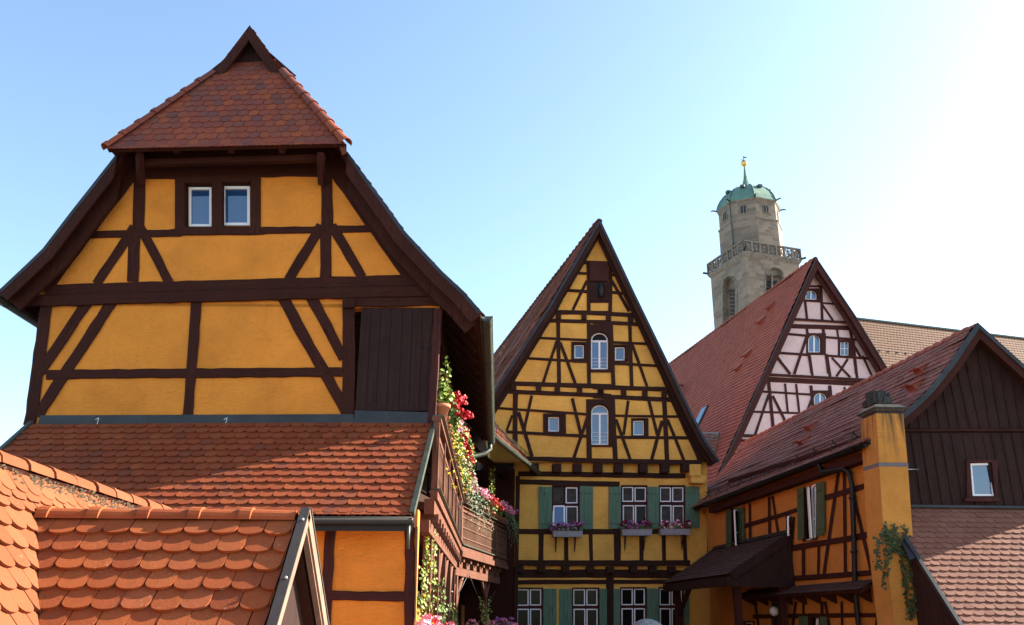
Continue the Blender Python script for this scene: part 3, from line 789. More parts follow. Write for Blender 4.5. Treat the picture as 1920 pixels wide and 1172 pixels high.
# window openings
def aw(cv, k, x0, y0, x1, y1, ca, fw=7, arch=True):
    a = cv(x0, y0); b = cv(x1, y1); f = fw/k
    o = cv(ca[0], ca[1]); o2 = cv(ca[2], ca[3])
    return a, b, f, rect(o[0], o[1], o2[0], o2[1])
wins = []
for nm, (cv, k, x0, y0, x1, y1, ca) in {'upper arched attic window with a dark lunette': (z6, 3.6625, 763, 236, 877, 484, (737, 176, 905, 506)), 'lower arched attic window': (z6, 3.6625, 764, 733, 880, 1003, (738, 690, 908, 1018))}.items():
    a = cv(x0, y0); b = cv(x1, y1); o = cv(ca[0], ca[1]); o2 = cv(ca[2], ca[3])
    ya = a[1]+(b[0]-a[0])/2*.92; mx = (a[0]+b[0])/2; f = 1.7
    lun = (archp(a[0], a[1], b[0], ya+1.0, .92), archp(a[0]+f, a[1]+f, b[0]-f, ya-f*.3, .92))
    sash = [lun, R(a[0], ya+1.5, mx, b[1], f), R(mx, ya+1.5, b[0], b[1], f)]
    hole = archp(a[0]-1.2, a[1]-3.2, b[0]+3.0, b[1]+1.2, .95)
    wins.append((rect(o[0], o[1], o2[0], o2[1]), hole, sash, nm, [(a[0]+f, ya+(b[1]-ya)*t-.3, b[0]-f, ya+(b[1]-ya)*t+.3) for t in (.62, .74, .86)]))
def smallwin(cv, x0, y0, x1, y1, ca, nm):
    a = cv(x0, y0); b = cv(x1, y1); o = cv(ca[0], ca[1]); o2 = cv(ca[2], ca[3])
    wins.append((rect(o[0], o[1], o2[0], o2[1]), rect(a[0]-1, a[1]-3, b[0]+2.2, b[1]+.8), [R(a[0], a[1], b[0], b[1], 1.7)], nm, []))
smallwin(z6, 648, 320, 712, 410, (628, 296, 735, 432), 'small square window left of the upper arched window')
smallwin(z7, 122, 335, 187, 424, (114, 314, 215, 436), 'small square window right of the upper arched window')
smallwin(z6, 470, 815, 542, 912, (448, 788, 590, 930), 'small square window left of the lower arched window')
smallwin(z7, 247, 840, 318, 938, (234, 820, 352, 946), 'small square window right of the lower arched window')
wl = MB().m(M['yellow'])
inC = [(1124, 432), (1180, 552), (1244, 684), (1292, 785), (1318, 866), (985, 866), (920, 866), (905, 760), (952, 706), (1036, 580)]
sheet3(wl, C, [C.pt(x, y, og) for x, y in inC], [shrink(w[0], 1) for w in wins], og, back=SC*.25)
midw = [(450, 296, 622, 566, 'upper-floor window with its lower left sash tilted open to the sky'), (882, 298, 1046, 562, 'upper-floor window above the middle flower box'), (1117, 298, 1281, 560, 'upper-floor window above the right flower box')]
loww = [(222, 938, 395, 1210), (576, 938, 746, 1210), (876, 935, 1042, 1210), (1115, 935, 1272, 1210)]
hm = [rect(*z5(a, b), *z5(c, d)) for a, b, c, d, _ in midw]; hl = [rect(*z5(a, b), *z5(c, d)) for a, b, c, d in loww]
m3 = [C.pt(966, 866, om), C.pt(1326, 866, om), C.pt(1326, 1062, om), C.pt(964, 1062, om)]
sheet3(wl, C, m3, [shrink(h, .6) for h in hm], om, back=SC*.25)
l3 = [C.pt(964, 1056, ol), C.pt(1330, 1056, ol), gnd(C.pt(1330, 1100, ol)), gnd(C.pt(958, 1100, ol))]
sheet3(wl, C, l3, [shrink(h, .6) for h in hl], ol, back=SC*.25)
wl.m(M['timber'])  # block behind the front takes a dark colour for the wing's shade
for q, L_ in (([C.pt(x, y, og) for x, y in inC], CL-1), (m3, 12), (l3, 12)):
    mid = sum(q, V((0, 0, 0)))/len(q); wl.prism([mid+(p-mid)*.985+SC*.2 for p in q], SC*L_)
wl.build('wall', ch)
for i, (o, h, s_, nm, bars) in enumerate(wins):
    win(ch, C, o, h, s_, off=og, depth=.11, cm='timber_b', label=nm, bars=bars, panes=['glass_dark', 'glass', 'glass'] if i == 0 else None)
tf = MB().m(M['timber_b']); K = 3.6625
# top of the gable
beams(tf, C, z4, 2.343, [(430, 214, 600, 222, 18), (476, 214, 478, 432, 17), (574, 214, 572, 432, 16), (380, 338, 476, 344, 14), (430, 262, 476, 265, 12), (572, 268, 605, 275, 12), (574, 346, 650, 354, 14), (470, 296, 408, 424, 13), (578, 296, 655, 430, 14), (478, 388, 574, 388, 12),], og)
for q in ((1119, 440, 1041, 577, 12), (1041, 577, 960, 712, 12), (960, 712, 906, 800, 13), (1130, 448, 1194, 588, 13), (1194, 588, 1254, 725, 14), (1254, 725, 1318, 866, 17)): beam(tf, C, *q, og, proud=.02)
beams(tf, C, z6, K, [(480, 92, 900, 100, 30), (463, 150, 900, 162, 26), (537, 165, 543, 580, 26), (745, 165, 750, 590, 26), (412, 270, 745, 284, 18), (332, 410, 640, 428, 18), (640, 430, 745, 434, 18), (528, 292, 434, 576, 20), (550, 300, 655, 582, 22),
    (175, 582, 900, 602, 32), (160, 635, 900, 668, 30), (243, 655, 242, 1000, 36), (745, 690, 751, 1112, 34), (110, 750, 745, 795, 18), (180, 914, 752, 946, 22), (356, 665, 298, 925, 20), (634, 684, 692, 930, 22), (738, 815, 644, 1098, 22), (264, 778, 358, 1084, 25), (222, 800, 184, 908, 16),
    (440, 788, 440, 930, 14), (575, 788, 578, 930, 26)], og)
beams(tf, C, z7, K, [(-30, 98, 290, 114, 30), (-30, 160, 310, 178, 26), (92, 170, 112, 605, 28), (222, 180, 237, 612, 24), (105, 300, 345, 310, 18), (112, 445, 410, 460, 18), (240, 315, 342, 602, 20),
    (-30, 604, 500, 624, 32), (-30, 670, 520, 694, 30), (103, 690, 124, 1108, 34), (458, 700, 480, 1112, 32), (112, 804, 570, 810, 18), (122, 950, 640, 957, 22), (213, 700, 180, 935, 20), (128, 828, 228, 1108, 22), (354, 698, 412, 935, 22), (446, 838, 372, 1108, 24), (482, 830, 594, 1108, 22)], og)
beams(tf, C, z6, K, [(300, 1096, 900, 1116, 32)], og, proud=.03)
beams(tf, C, z7, K, [(-30, 1114, 720, 1124, 34)], og, proud=.035)
# joist ends of the attic floors
def joists(lst, cv, k, off, w, h, pro):
    for x, y in lst:
        a = cv(x-w/2, y-h/2); b = cv(x+w/2, y+h/2); pbox(tf, C, a[0], a[1], b[0], b[1], off+pro, off-.05)
joists([(540, 118), (715, 124)], z6, K, og, 34, 34, .07); joists([(78, 132), (230, 142)], z7, K, og, 34, 34, .07)
joists([(232, 606), (403, 614), (532, 626), (685, 634), (832, 642)], z6, K, og, 36, 40, .07); joists([(22, 640), (182, 646), (328, 654), (460, 660)], z7, K, og, 36, 40, .07)
joists([(342, 188), (482, 190), (610, 190), (740, 192), (868, 192), (1022, 192), (1158, 192), (1288, 188)], z5, 3.33, om, 52, 52, .24)
beams(tf, C, z5, 3.33, [(238, 228, 1285, 240, 32)], om, proud=.03)
beams(tf, C, z5, 3.33, [(248, 278, 872, 292, 32), (236, 240, 222, 1172, 26), (232, 588, 892, 590, 33), (885, 590, 1135, 588, 30), (382, 600, 380, 775, 31), (538, 600, 538, 775, 27), (690, 600, 696, 775, 24), (856, 565, 858, 780, 42), (1007, 600, 1008, 775, 26), (1146, 600, 1150, 775, 24), (1276, 600, 1284, 775, 24), (225, 784, 1312, 786, 36)], om)
joists([(250, 822), (385, 822), (535, 824), (690, 824), (815, 826), (960, 824), (1080, 824), (1200, 824)], z5, 3.33, ol, 46, 40, .2)
beams(tf, C, z5, 3.33, [(215, 852, 1330, 852, 52), (212, 905, 1330, 901, 27), (812, 830, 815, 1260, 48), (205, 860, 190, 1260, 24)], ol, proud=.03)
tf.build('timber_frame', ch)
# loading hatch
ht = MB().m(M['timber_r']); 
a, b = z4(482, 214), z4(564, 296); pbox(ht, C, a[0], a[1], b[0], b[1], og+.10, og); 
a, b = z4(484, 300), z4(570, 382); 
ht.m(M['timber_b']); plate(ht, C, rect(*a, *b), rect(a[0]+11, a[1]+2, b[0]-12, b[1]-6), og+.05, og-.02)
ht.m(M['iron']); pbox(ht, C, a[0]+11, a[1]+2, b[0]-12, b[1]-6, og+.012, og-.02)
p = C.pt(*z4(532, 335), og+.12); ht.lathe(p, [(.03, .25), (.07, .18), (.10, 0), (.08, -.2), (.02, -.3)], 8)
ht.build('hatch', ch)
def casement(i, box, sashes, nm, off, panes, tilt=None):
    a, b, c, d = box
    o = rect(*z5(a, b), *z5(c, d)); h = rect(*z5(a+7, b+7), *z5(c-7, d-7))
    # four lights share a cross of dark timber
    w = win(ch, C, o, h, [Rz(z5, 3.33, *s, 6.5) for s in sashes], off=off, depth=.06, cm='timber_r', panes=panes, label=nm)
    return w
cs = []
cs.append(casement(0, midw[0][:4], [(535, 313, 608, 412), (537, 430, 611, 552)], midw[0][4], om, ['curtain', 'curtain']))
cs.append(casement(1, midw[1][:4], [(888, 310, 957, 402), (965, 312, 1036, 402), (892, 424, 962, 552), (969, 424, 1041, 552)], midw[1][4], om, ['curtain', 'glass_dark', 'curtain', 'glass_dark']))
cs.append(casement(2, midw[2][:4], [(1123, 312, 1192, 403), (1200, 312, 1270, 403), (1128, 424, 1196, 552), (1204, 426, 1274, 552)], midw[2][4], om, ['curtain', 'curtain', 'curtain', 'curtain']))
nmL = ['ground-floor window furthest left beside the gallery post', 'ground-floor window between two pairs of green shutters', 'ground-floor window right of the dark centre post', 'dim ground-floor window next to the porch roof']
for i, (a, b, c, d) in enumerate(loww):
    mx = (a+c)/2-1; x0, x1 = a+6, c-13
    cs.append(casement(3+i, loww[i], [(x0, b+11, mx-4, b+113), (mx+4, b+11, x1, b+112), (x0+2, b+133, mx-2, d-14), (mx+5, b+133, x1+1, d-14)], nmL[i], ol, ['glass_dark']*4))
# cross bars (dark timber) inside the casements
for i, (box, off) in enumerate([(m[:4], om) for m in midw]+[(l, ol) for l in loww]):
    a, b, c, d = box; mx = {0: 530, 1: 961, 2: 1196}.get(i, (a+c)/2-1); my = {0: 421, 1: 413, 2: 414}.get(i, b+122)
    f = MB().m(M['timber_r']); e = 3.6
    p, q = z5(mx-e, b), z5(mx+e, d); pbox(f, C, p[0], p[1], q[0], q[1], off-.035, off-.1)
    p, q = z5(a, my-9), z5(c, my+9); pbox(f, C, p[0], p[1], q[0], q[1], off-.033, off-.1)
    f.build('crossbar', cs[i])
# the dark panes left of window one and its tilted sash
f = MB().m(M['curtain']); p, q = z5(457, 308), z5(527, 412); pbox(f, C, p[0], p[1], q[0], q[1], om-.10, om-.12); p, q = z5(457, 425), z5(527, 555); pbox(f, C, p[0], p[1], q[0], q[1], om-.10, om-.12); f.build('curtain', cs[0])
q4 = [z5(457, 552), z5(460, 431), z5(526, 430), z5(526, 552)]
bot = [C.pt(*q4[0], om+.14), C.pt(*q4[3], om+.14)]; top = [C.pt(*q4[1], om-.03), C.pt(*q4[2], om-.03)]
f = MB().m(M['white'])
for a, b in ((bot[0], bot[1]), (bot[1], top[1]), (top[1], top[0]), (top[0], bot[0])): f.bar(a, b, .05, .035, up=C.n)
f.m(M['glass']); f.add([bot[0], bot[1], top[1], top[0]], [(0, 1, 2, 3)]); so = f.build('tilted_sash', cs[0])
for (wi, x0, y0, x1, y1, off, m_, s_) in [(0, 367, 308, 449, 571, om, 'shutter', 1), (0, 624, 305, 706, 573, om, 'shutter', -1), (1, 804, 308, 881, 569, om, 'shutter', 1), (1, 1050, 308, 1119, 567, om, 'shutter', -1), (2, 1284, 307, 1371, 565, om, 'shutter', -1),
        (3, 199, 946, 221, 1210, ol, 'shutter', 1), (3, 397, 946, 479, 1210, ol, 'shutter', -1), (4, 494, 946, 575, 1210, ol, 'shutter', 1), (4, 748, 946, 793, 1210, ol, 'shutter', -1), (5, 834, 946, 876, 1210, ol, 'shutter', 1), (5, 1044, 944, 1116, 1210, ol, 'shutter', -1), (6, 1274, 944, 1306, 1210, ol, 'shutter', -1)]:
    a, b = z5(x0, y0), z5(x1, y1); shutter(cs[wi], C, a[0], a[1], b[0], b[1], off, m_, 3 if x1-x0 > 40 else 1, s_)
cb = MB().m(M['yellow'])
a, b = z5(1312, 168), z5(1380, 240); pbox(cb, C, a[0], a[1], b[0], b[1], om+.34, om-.1)
pr_ = [z5(1318, 284), z5(1314, 238), z5(1385, 232), z5(1416, 246), z5(1402, 286)]; plate(cb, C, pr_, None, om+.30, om-.1)
cb.build('corbel', ch)
# ============================================================ WING between left and centre house
G1 = EYE+ray(921, 819)*21.8; G2 = EYE+ray(1000, 879)*27.0
zg = (G1.z+G2.z)/2; G1.z = G2.z = zg
dW = (G2-G1).normalized(); G0 = G1-dW*.3; GE = G2+dW*.6; LW_ = (GE-G0).length
left = V((-dW.y, dW.x, 0))
wg = thing('connecting_wing', V((-1.8, 24.5, 0)), 'low timber wing with sunlit tiled roof and flower-decked gallery beside the narrow yellow house', 'house')
rf = MB(); upv = (left*1.0+V((0, 0, 1.15))).normalized()
prof = [G0+upv*3.2+V((0, 0, .07)), G0+V((0, 0, .07))]
roof_side(rf, prof, dW*LW_, M['tile_orange'], M['timber_b'], .1, w=.18, e=.165, n=5)
roof = rf.build('roof', wg)
gm = MB().m(M['zinc']); gutter(gm, G0-left*.07, GE-left*.07, .08); gm.build('gutter', roof)
sg = MB().m(M['iron'])
for i in range(9):
    p = G0+dW*(.4+i*.62)+upv*.30+V((0, 0, .1)); sg.bar(p, p+V((0, 0, .22)), .015, .015); 
for h in (.08, .16, .22): sg.bar(G0+dW*.3+upv*.30+V((0, 0, .1+h)), GE+upv*.30+V((0, 0, .1+h)), .012, .012)
sg.build('snow_guard', roof)
B = V((-1.22, 21.75, 0)); E_ = V((-.16, 27.55, 0)); dR = (E_-B); LR = dR.length; dR.normalize(); nR_ = V((dR.y, -dR.x, 0))
def wp(t, z, o=0): return B+dR*t+nR_*o+V((0, 0, z))
zr2, zb2 = H+2.63, H+1.60
g = MB().m(M['sunwood'])
g.bar(wp(0, zr2), wp(LR, zr2), .12, .07); g.bar(wp(0, zb2), wp(LR, zb2), .12, .16); g.bar(wp(-.1, zb2-.12, .03), wp(LR, zb2-.12, .03), .16, .13)
for t in (.05, LR*.72, LR-.05): g.bar(wp(t, zb2), wp(t, zr2), .1, .1, up=dR)
g.bar(wp(0, zr2-.12), wp(LR, zr2-.12), .09, .05)
g.m(M['zinc']); g.bar(wp(0, zr2+.045, .05), wp(LR, zr2+.045, .05), .2, .015); g.bar(wp(0, zb2+.1, .05), wp(LR, zb2+.1, .05), .12, .03)
g.m(M['slat'])
n = 62
for i in range(n): g.bar(wp(.1+i*(LR-.2)/(n-1), zb2+.05), wp(.1+i*(LR-.2)/(n-1), zr2-.05), .045, .02, up=nR_)
for z in (.28, .52, .76): g.bar(wp(0, zb2+z, .02), wp(LR, zb2+z, .02), .02, .03)
g.m(M['sunwood'])
# notched beam with joist ends
z0 = zb2-.52
g.bar(wp(-.1, z0, -.12), wp(LR-.5, z0, -.12), .14, .18)
for i in range(7):
    t = .25+i*.78; g.bar(wp(t, z0+.16, -.12), wp(t+.34, z0+.16, -.12), .14, .16); g.bar(wp(t+.17, z0+.30, .03), wp(t+.17, z0+.30, -1.2), .13, .14)
g.m(M['timber_b']); g.hexa([wp(0, zb2-.02, -1.5), wp(LR, zb2-.02, -1.5), wp(LR, zb2-.02, -.05), wp(0, zb2-.02, -.05), wp(0, zb2-.1, -1.5), wp(LR, zb2-.1, -1.5), wp(LR, zb2-.1, -.05), wp(0, zb2-.1, -.05)])
g.build('gallery_railing', wg)
p = MB().m(M['sunwood'])
t1 = LR*.62
base = wp(t1, 0, -.12); p.bar(base, wp(t1, H+.5, -.12), .11, .11, up=dR)
for s in (-.55, 0, .55): p.tube([wp(t1, H+.45, -.12), wp(t1+s*.45, H+.75, -.12), wp(t1+s, z0-.05, -.12)], .04, 6)
t0 = .15; p.bar(wp(t0, 0, -.12), wp(t0, z0, -.12), .12, .12, up=dR); p.tube([wp(t0, H+.1, -.12), wp(t0+.25, H+.6, -.12), wp(t0+.75, z0-.05, -.12)], .055, 6)
t2 = LR*.70; p.bar(wp(t2, zr2, -.06), wp(t2, H+3.35, -.06), .10, .10, up=dR); p.m(M['timber_b']); p.bar(wp(t2, H+3.3, -.06), wp(t2, zg-.1, -.06), .15, .15, up=dR)
p.tube([wp(t2, H+3.5, -.06), wp(t2-.3, H+3.9, -.06), wp(t2-.7, zg-.15, -.06)], .05, 6); p.tube([wp(t2, H+3.5, -.06), wp(t2+.3, H+3.9, -.06), wp(t2+.7, zg-.15, -.06)], .05, 6)
p.m(M['timber_b']); p.bar(wp(-.3, zg-.12, -.06), wp(LR+.4, zg-.12, -.06), .16, .2)
p.build('gallery_post', wg)
w = MB().m(M['board'])
a, b = wp(-1.2, 0, -1.25), wp(LR+1.4, 0, -1.25); up3 = V((0, 0, zg+.5))
w.hexa([a, b, b+up3, a+up3, a-nR_*2.2, b-nR_*2.2, b-nR_*2.2+up3, a-nR_*2.2+up3])
w.m(M['amber'])
for t, z in ((-.3, -.5), (.7, -.5), (2.6, -.5), (3.6, -.5), (4.5, -.5), (5.5, -.5), (1.6, 1.9), (3.5, 1.9), (4.5, 1.9), (2.6, 3.0), (4.5, 3.0), (5.5, 3.0)):
    q = [wp(t, H+z, -1.245), wp(t+.72, H+z, -1.245), wp(t+.72, H+z+.9, -1.245), wp(t, H+z+.9, -1.245)]; w.prism(q, -nR_*.02)
w.build('wall', wg)
w = MB().m(M['timber_b'])
for i in range(8):
    t = -.4+i*.95; w.bar(wp(t, 0, -1.24), wp(t, zg+.3, -1.24), .2, .1, up=nR_)
for z in (H-.6, H+.95, H+1.75, H+2.9, H+3.7): w.bar(wp(-1, z, -1.23), wp(LR+1, z, -1.23), .1, .2)
w.build('timber_frame', wg)
en = MB().m(M['timber']); en.hexa([wp(LR+.12+dx, z, o) for z in (H-2, zg+.1) for dx, o in ((0, -1.6), (0, .27), (.08, .27), (.08, -1.6))]); en.build('gallery_shade_panel', wg)  # added dark panel standing in for the shade under the wing roof
dr = MB().m(M['timber']); dr.hexa([wp(1.2, H-2, -1.2), wp(2.2, H-2, -1.2), wp(2.2, H+.4, -1.2), wp(1.2, H+.4, -1.2), wp(1.2, H-2, -1.27), wp(2.2, H-2, -1.27), wp(2.2, H+.4, -1.27), wp(1.2, H+.4, -1.27)]); dr.build('door', wg)
st = MB().m(M['iron'])
st.tube([at(877, 1078, 22.3), at(848, 1138, 21.9)], .012, 4); st.tube([at(880, 1080, 22.5), at(900, 1128, 23.6)], .012, 4); st.tube([at(928, 1108, 24.6), at(918, 1132, 24.4)], .012, 4)
st.build('stay_wire', wg)
# ============================================================ RIGHT HOUSE
GR = Plane(1760, 900, 17.6, 2.0); SR = V((-.1195, 1, 0)).normalized(); RLEN = 13.2
LWp = Plane(1636, 999, 17.9, -83.2)
rh = thing('half_timbered_house', gnd(GR.pt(1780, 1100)), 'right-hand house with dark boarded gable, orange timbered long wall, brown tiled roof and yellow chimney', 'house')
zr = ZZ(1280, 580, 1.9797); z3 = ZZ(1240, 960, 5.528); zq = ZZ(1460, 840, 3.529)
vr = .32
RLx = [(1831, 610), (1812, 637), (1784, 680), (1743, 731), (1722, 752), (1697, 774), (1626, 830)]
RRx = [(1831, 610), (1920, 691), (1990, 756), (2060, 820)]
RLp = [GR.pt(x, y, vr) for x, y in RLx]; RRp = [GR.pt(x, y, vr) for x, y in RRx]
rf = MB(); roof_side(rf, RLp, SR*RLEN, M['tile_dark'], M['timber_b'], .10, w=.19, e=.165, n=4, t=.016, sag=.035); roof_side(rf, RRp, SR*RLEN, M['tile_dark'], M['timber_b'], .10, w=.19, e=.165, n=4)
rf.m(M['tile_maroon']); ridge_tiles(rf, RLp[0]+V((0, 0, -.03)), RLp[0]+SR*RLEN+V((0, 0, -.03)), .10, .36)
roof = rf.build('roof', rh)
for P, k in ((RLp, .07), (RRp, .05)):
    bb = MB().m(M['timber']); bargeboard(bb, P, GR.n, .20, .04); bb.m(M['lead']); bargeboard(bb, [q+GR.n*.02 for q in P], GR.n, k, .045, -.03); bb.build('bargeboard', roof)
gm = MB().m(M['iron']); ge = RLp[-1]+V((-.07, 0, -.02)); gutter(gm, ge, ge+SR*(RLEN-3.6), .08); gm.build('gutter', roof)
ev = MB().m(M['timber']); q0 = RLp[-1]+V((.03, 0, -.14)); q1 = q0+SR*(RLEN-3.6); ev.hexa([q0, q1, q1+V((.75, 0, .02)), q0+V((.75, 0, .02)), q0+V((0, 0, -.16)), q1+V((0, 0, -.16)), q1+V((.75, 0, -.20)), q0+V((.75, 0, -.20))]); ev.build('eave_box', roof)
nRl = SR.cross((RLp[3]-RLp[2]).normalized()); nRl = nRl if nRl.z > 0 else -nRl
def hood(par, p, S_, D_, N_, s=1.0, m='vent'):
    v = MB().m(M[m]); a = p-N_*.01
    v.hexa([a-S_*.13*s-D_*.20*s, a+S_*.13*s-D_*.20*s, a+S_*.13*s+D_*.14*s, a-S_*.13*s+D_*.14*s, a-S_*.12*s-D_*.20*s+N_*.05*s, a+S_*.12*s-D_*.20*s+N_*.05*s, a+S_*.12*s+D_*.12*s+N_*.20*s, a-S_*.12*s+D_*.12*s+N_*.20*s])
    v.hexa([a-S_*.15*s-D_*.24*s+N_*.05*s, a+S_*.15*s-D_*.24*s+N_*.05*s, a+S_*.17*s+D_*.19*s+N_*.215*s, a-S_*.17*s+D_*.19*s+N_*.215*s, a-S_*.13*s-D_*.24*s+N_*.075*s, a+S_*.13*s-D_*.24*s+N_*.075*s, a+S_*.15*s+D_*.19*s+N_*.255*s, a-S_*.15*s+D_*.19*s+N_*.255*s])
    v.hexa([a-S_*.16*s+D_*.16*s, a+S_*.16*s+D_*.16*s, a+S_*.16*s+D_*.34*s, a-S_*.16*s+D_*.34*s, a-S_*.16*s+D_*.16*s+N_*.05, a+S_*.16*s+D_*.16*s+N_*.05, a+S_*.16*s+D_*.34*s+N_*.04, a-S_*.16*s+D_*.34*s+N_*.04])
    v.build('roof_vent', par)
dn = (RLp[3]-RLp[2]).normalized(); dn = (dn-SR*dn.dot(SR)).normalized()
for (x, y, sc) in ((1734, 696, 1.0), (1721, 727, 1.0), (1525, 803, 1.0), (1511, 831, 1.0)): hood(roof, isect(x, y, RLp[2], nRl), SR, dn, nRl, sc)
sn = MB().m(M['iron'])
eb = RLp[-1]*.62+RLp[-2]*.38
nRe = SR.cross((RLp[-1]-RLp[-2]).normalized()); nRe = nRe if nRe.z > 0 else -nRe
for i in range(12):
    q = eb+SR*(.9+i*.93); sn.bar(q, q+nRe*.22, .018, .018); sn.bar(q+nRe*.2, q+nRe*.02+(RLp[-1]-RLp[-2]).normalized()*.22, .014, .014)
for hh in (.07, .14, .21): sn.bar(eb+SR*.6+nRe*hh, eb+SR*11.4+nRe*hh, .010, .010)
sn.build('snow_guard', roof)
# long wall
lwins = {'tall window with one white casement standing open between green shutters': (445, 655, 497, 862), 'far shuttered window at the corner above the porch roof': (176, 738, 207, 885), 'tiny window above the porch roof edge': (383, 765, 400, 842)}
hl = {k: [zr(v[0], v[3]), zr(v[0], v[1]+ (8 if k[0] == 't' and k[1] == 'a' else 0)), zr(v[2], v[1]), zr(v[2], v[3]-8)] for k, v in lwins.items()}
lowwin = rect(*z3(1518, 1050), *z3(1640, 1330)); lowwin2 = rect(*z3(845, 1130), *z3(955, 1330)); lowwin3 = rect(*z3(360, 1005), *z3(392, 1330))
wl = MB().m(M['amber'])
l3 = [LWp.pt(1324, 945), LWp.pt(1626, 832), LWp.pt(1640, 832), gnd(LWp.pt(1650, 1100)), gnd(LWp.pt(1322, 1100))]
sheet3(wl, LWp, l3, [shrink(h, .6) for h in hl.values()]+[shrink(lowwin, .6), shrink(lowwin2, .6)], reveal=.13, back=-LWp.n*.2)
b3 = [(1654, 835), (1706, 790), (1748, 742), (1790, 690), (1831, 640), (1920, 722), (1990, 785), (2000, 1000)]
bp = [GR.pt(x, y) for x, y in b3]; bp.append(gnd(bp[-1])); bp.append(gnd(GR.pt(1677, 1000)))
wl.m(M['board']); sheet3(wl, GR, bp, back=SR*(RLEN-1.2))
wl.build('wall', rh)
ws = []
for (k, v), h in zip(lwins.items(), hl.values()):
    ins = [(h[0][0]+1, h[0][1]-1), (h[1][0]+1, h[1][1]+1.5), (h[2][0]-1, h[2][1]+1.5), (h[3][0]-1, h[3][1]-1)]
    s_ = [(ins, [(ins[0][0]+1.4, ins[0][1]-2), (ins[1][0]+1.4, ins[1][1]+2), (ins[2][0]-1.4, ins[2][1]+2), (ins[3][0]-1.4, ins[3][1]-2)])]
    o = win(rh, LWp, h, ins, s_, depth=.07, cm='timber', gm='glass_dark', label=k); ws.append(o)
# casements standing open (hinged outwards from the near jamb)
def leafwin(parent, a, b, c, d, name='open_casement'):   # px corners at two offsets: hinge top/bottom, free top/bottom
    ht, hb, ft, fb = a, b, c, d; f = MB().m(M['white'])
    for p, q in ((ht, hb), (ft, fb), (ht, ft), (hb, fb), ((ht*.35+hb*.65), (ft*.35+fb*.65))): f.bar(p, q, .042, .04, up=(ft-ht).cross(hb-ht).normalized())
    f.m(M['glass']); f.add([ht, ft, fb, hb], [(0, 1, 2, 3)]); return f.build(name, parent)
def lp(x, y, off=0): return LWp.pt(*zr(x, y), off)
leafwin(ws[0], lp(463, 660, .0), lp(474, 850, .0), lp(467, 664, .16), lp(478, 846, .16)); leafwin(ws[0], lp(494, 652, .0), lp(496, 842, .0), lp(481, 660, .03), lp(488, 846, .03))
leafwin(ws[1], lp(206, 742, .0), lp(206, 872, .0), lp(192, 748, .24), lp(198, 874, .24)); leafwin(ws[2], lp(399, 768, .0), lp(399, 836, .0), lp(391, 772, .15), lp(392, 838, .15))
def shut4(parent, q, m='shutter2'):
    s = MB().m(M[m]); off = .05
    plate(s, LWp, [zr(*q[0]), zr(*q[1]), zr(*q[2]), zr(*q[3])], None, off+.035, off)
    for t in (.13, .87):
        L = [(q[0][0]*(1-t)+q[1][0]*t), q[0][1]*(1-t)+q[1][1]*t]; Rr = [(q[3][0]*(1-t)+q[2][0]*t), q[3][1]*(1-t)+q[2][1]*t]
        plate(s, LWp, [zr(L[0]+.5, L[1]+3), zr(L[0]+.5, L[1]-3), zr(Rr[0]-.5, Rr[1]-3), zr(Rr[0]-.5, Rr[1]+3)], None, off+.055, off+.03)
    for t in (.33, .66):
        x0 = q[0][0]*(1-t)+q[3][0]*t; x1 = q[1][0]*(1-t)+q[2][0]*t; y0 = q[0][1]*(1-t)+q[3][1]*t; y1 = q[1][1]*(1-t)+q[2][1]*t
        s.m(M['iron']); plate(s, LWp, [zr(x0, y0-3), zr(x1, y1+3), zr(x1+.6, y1+3), zr(x0+.6, y0-3)], None, off+.037, off+.03); s.m(M[m])
    s.build('shutter', parent)
shut4(ws[0], [(426, 856), (424, 668), (444, 658), (446, 850)]); shut4(ws[0], [(498, 842), (495, 645), (521, 638), (522, 834)])
shut4(ws[1], [(161, 885), (159, 750), (176, 744), (178, 880)]); shut4(ws[1], [(206, 868), (204, 738), (223, 732), (226, 862)])
wa = win(rh, LWp, lowwin, shrink(lowwin, 1.5), [R(lowwin[0][0]+3, lowwin[1][1]+6, lowwin[2][0]-5, lowwin[0][1]-3, 1.8)], depth=.07, cm='timber', gm='glass_dark', label='ground-floor window at the bottom edge under the tiled ledge')
wb = win(rh, LWp, lowwin2, shrink(lowwin2, 1.5), [R(lowwin2[0][0]+2, lowwin2[1][1]+3, lowwin2[2][0]-2, lowwin2[0][1]-3, 1.6)], depth=.07, cm='timber', gm='glass_dark', label='ground-floor window left of the globe lamp')
for par, x0, x1, y0 in ((wa, 1422, 1500, 1080), (wa, 1642, 1700, 1085)):
    s = MB().m(M['shutter2']); a, b = z3(x0, y0), z3(x1, 1330); pbox(s, LWp, a[0], a[1], b[0], b[1], .07, .03); s.build('shutter', par)
tf = MB().m(M['timber'])
beams(tf, LWp, zr, 1.9797, [(222, 807, 345, 770, 15), (340, 772, 424, 744, 15), (522, 702, 700, 648, 20), (390, 890, 620, 850, 22), (610, 852, 718, 830, 22), (380, 1002, 728, 975, 20), (100, 905, 170, 885, 12),
    (248, 720, 250, 870, 8), (320, 695, 322, 850, 9), (332, 693, 356, 850, 8), (411, 770, 396, 1000, 9), (447, 885, 448, 995, 11), (505, 878, 503, 990, 10), (579, 595, 524, 985, 12), (599, 590, 604, 982, 12), (630, 670, 698, 968, 13), (712, 905, 716, 975, 9), (170, 640, 700, 470, 16),
    (420, 1085, 405, 1200, 10), (448, 1085, 448, 1200, 9), (517, 1085, 515, 1200, 10), (528, 1085, 548, 1200, 10), (590, 1085, 592, 1200, 9), (724, 1085, 718, 1200, 10), (345, 1085, 345, 1200, 9), (268, 1085, 285, 1200, 9),
    (260, 1140, 740, 1135, 16)])
tf.m(M['iron']); pbox(tf, LWp, *z3(1140, 940), *z3(1255, 1330), .02, -.03)
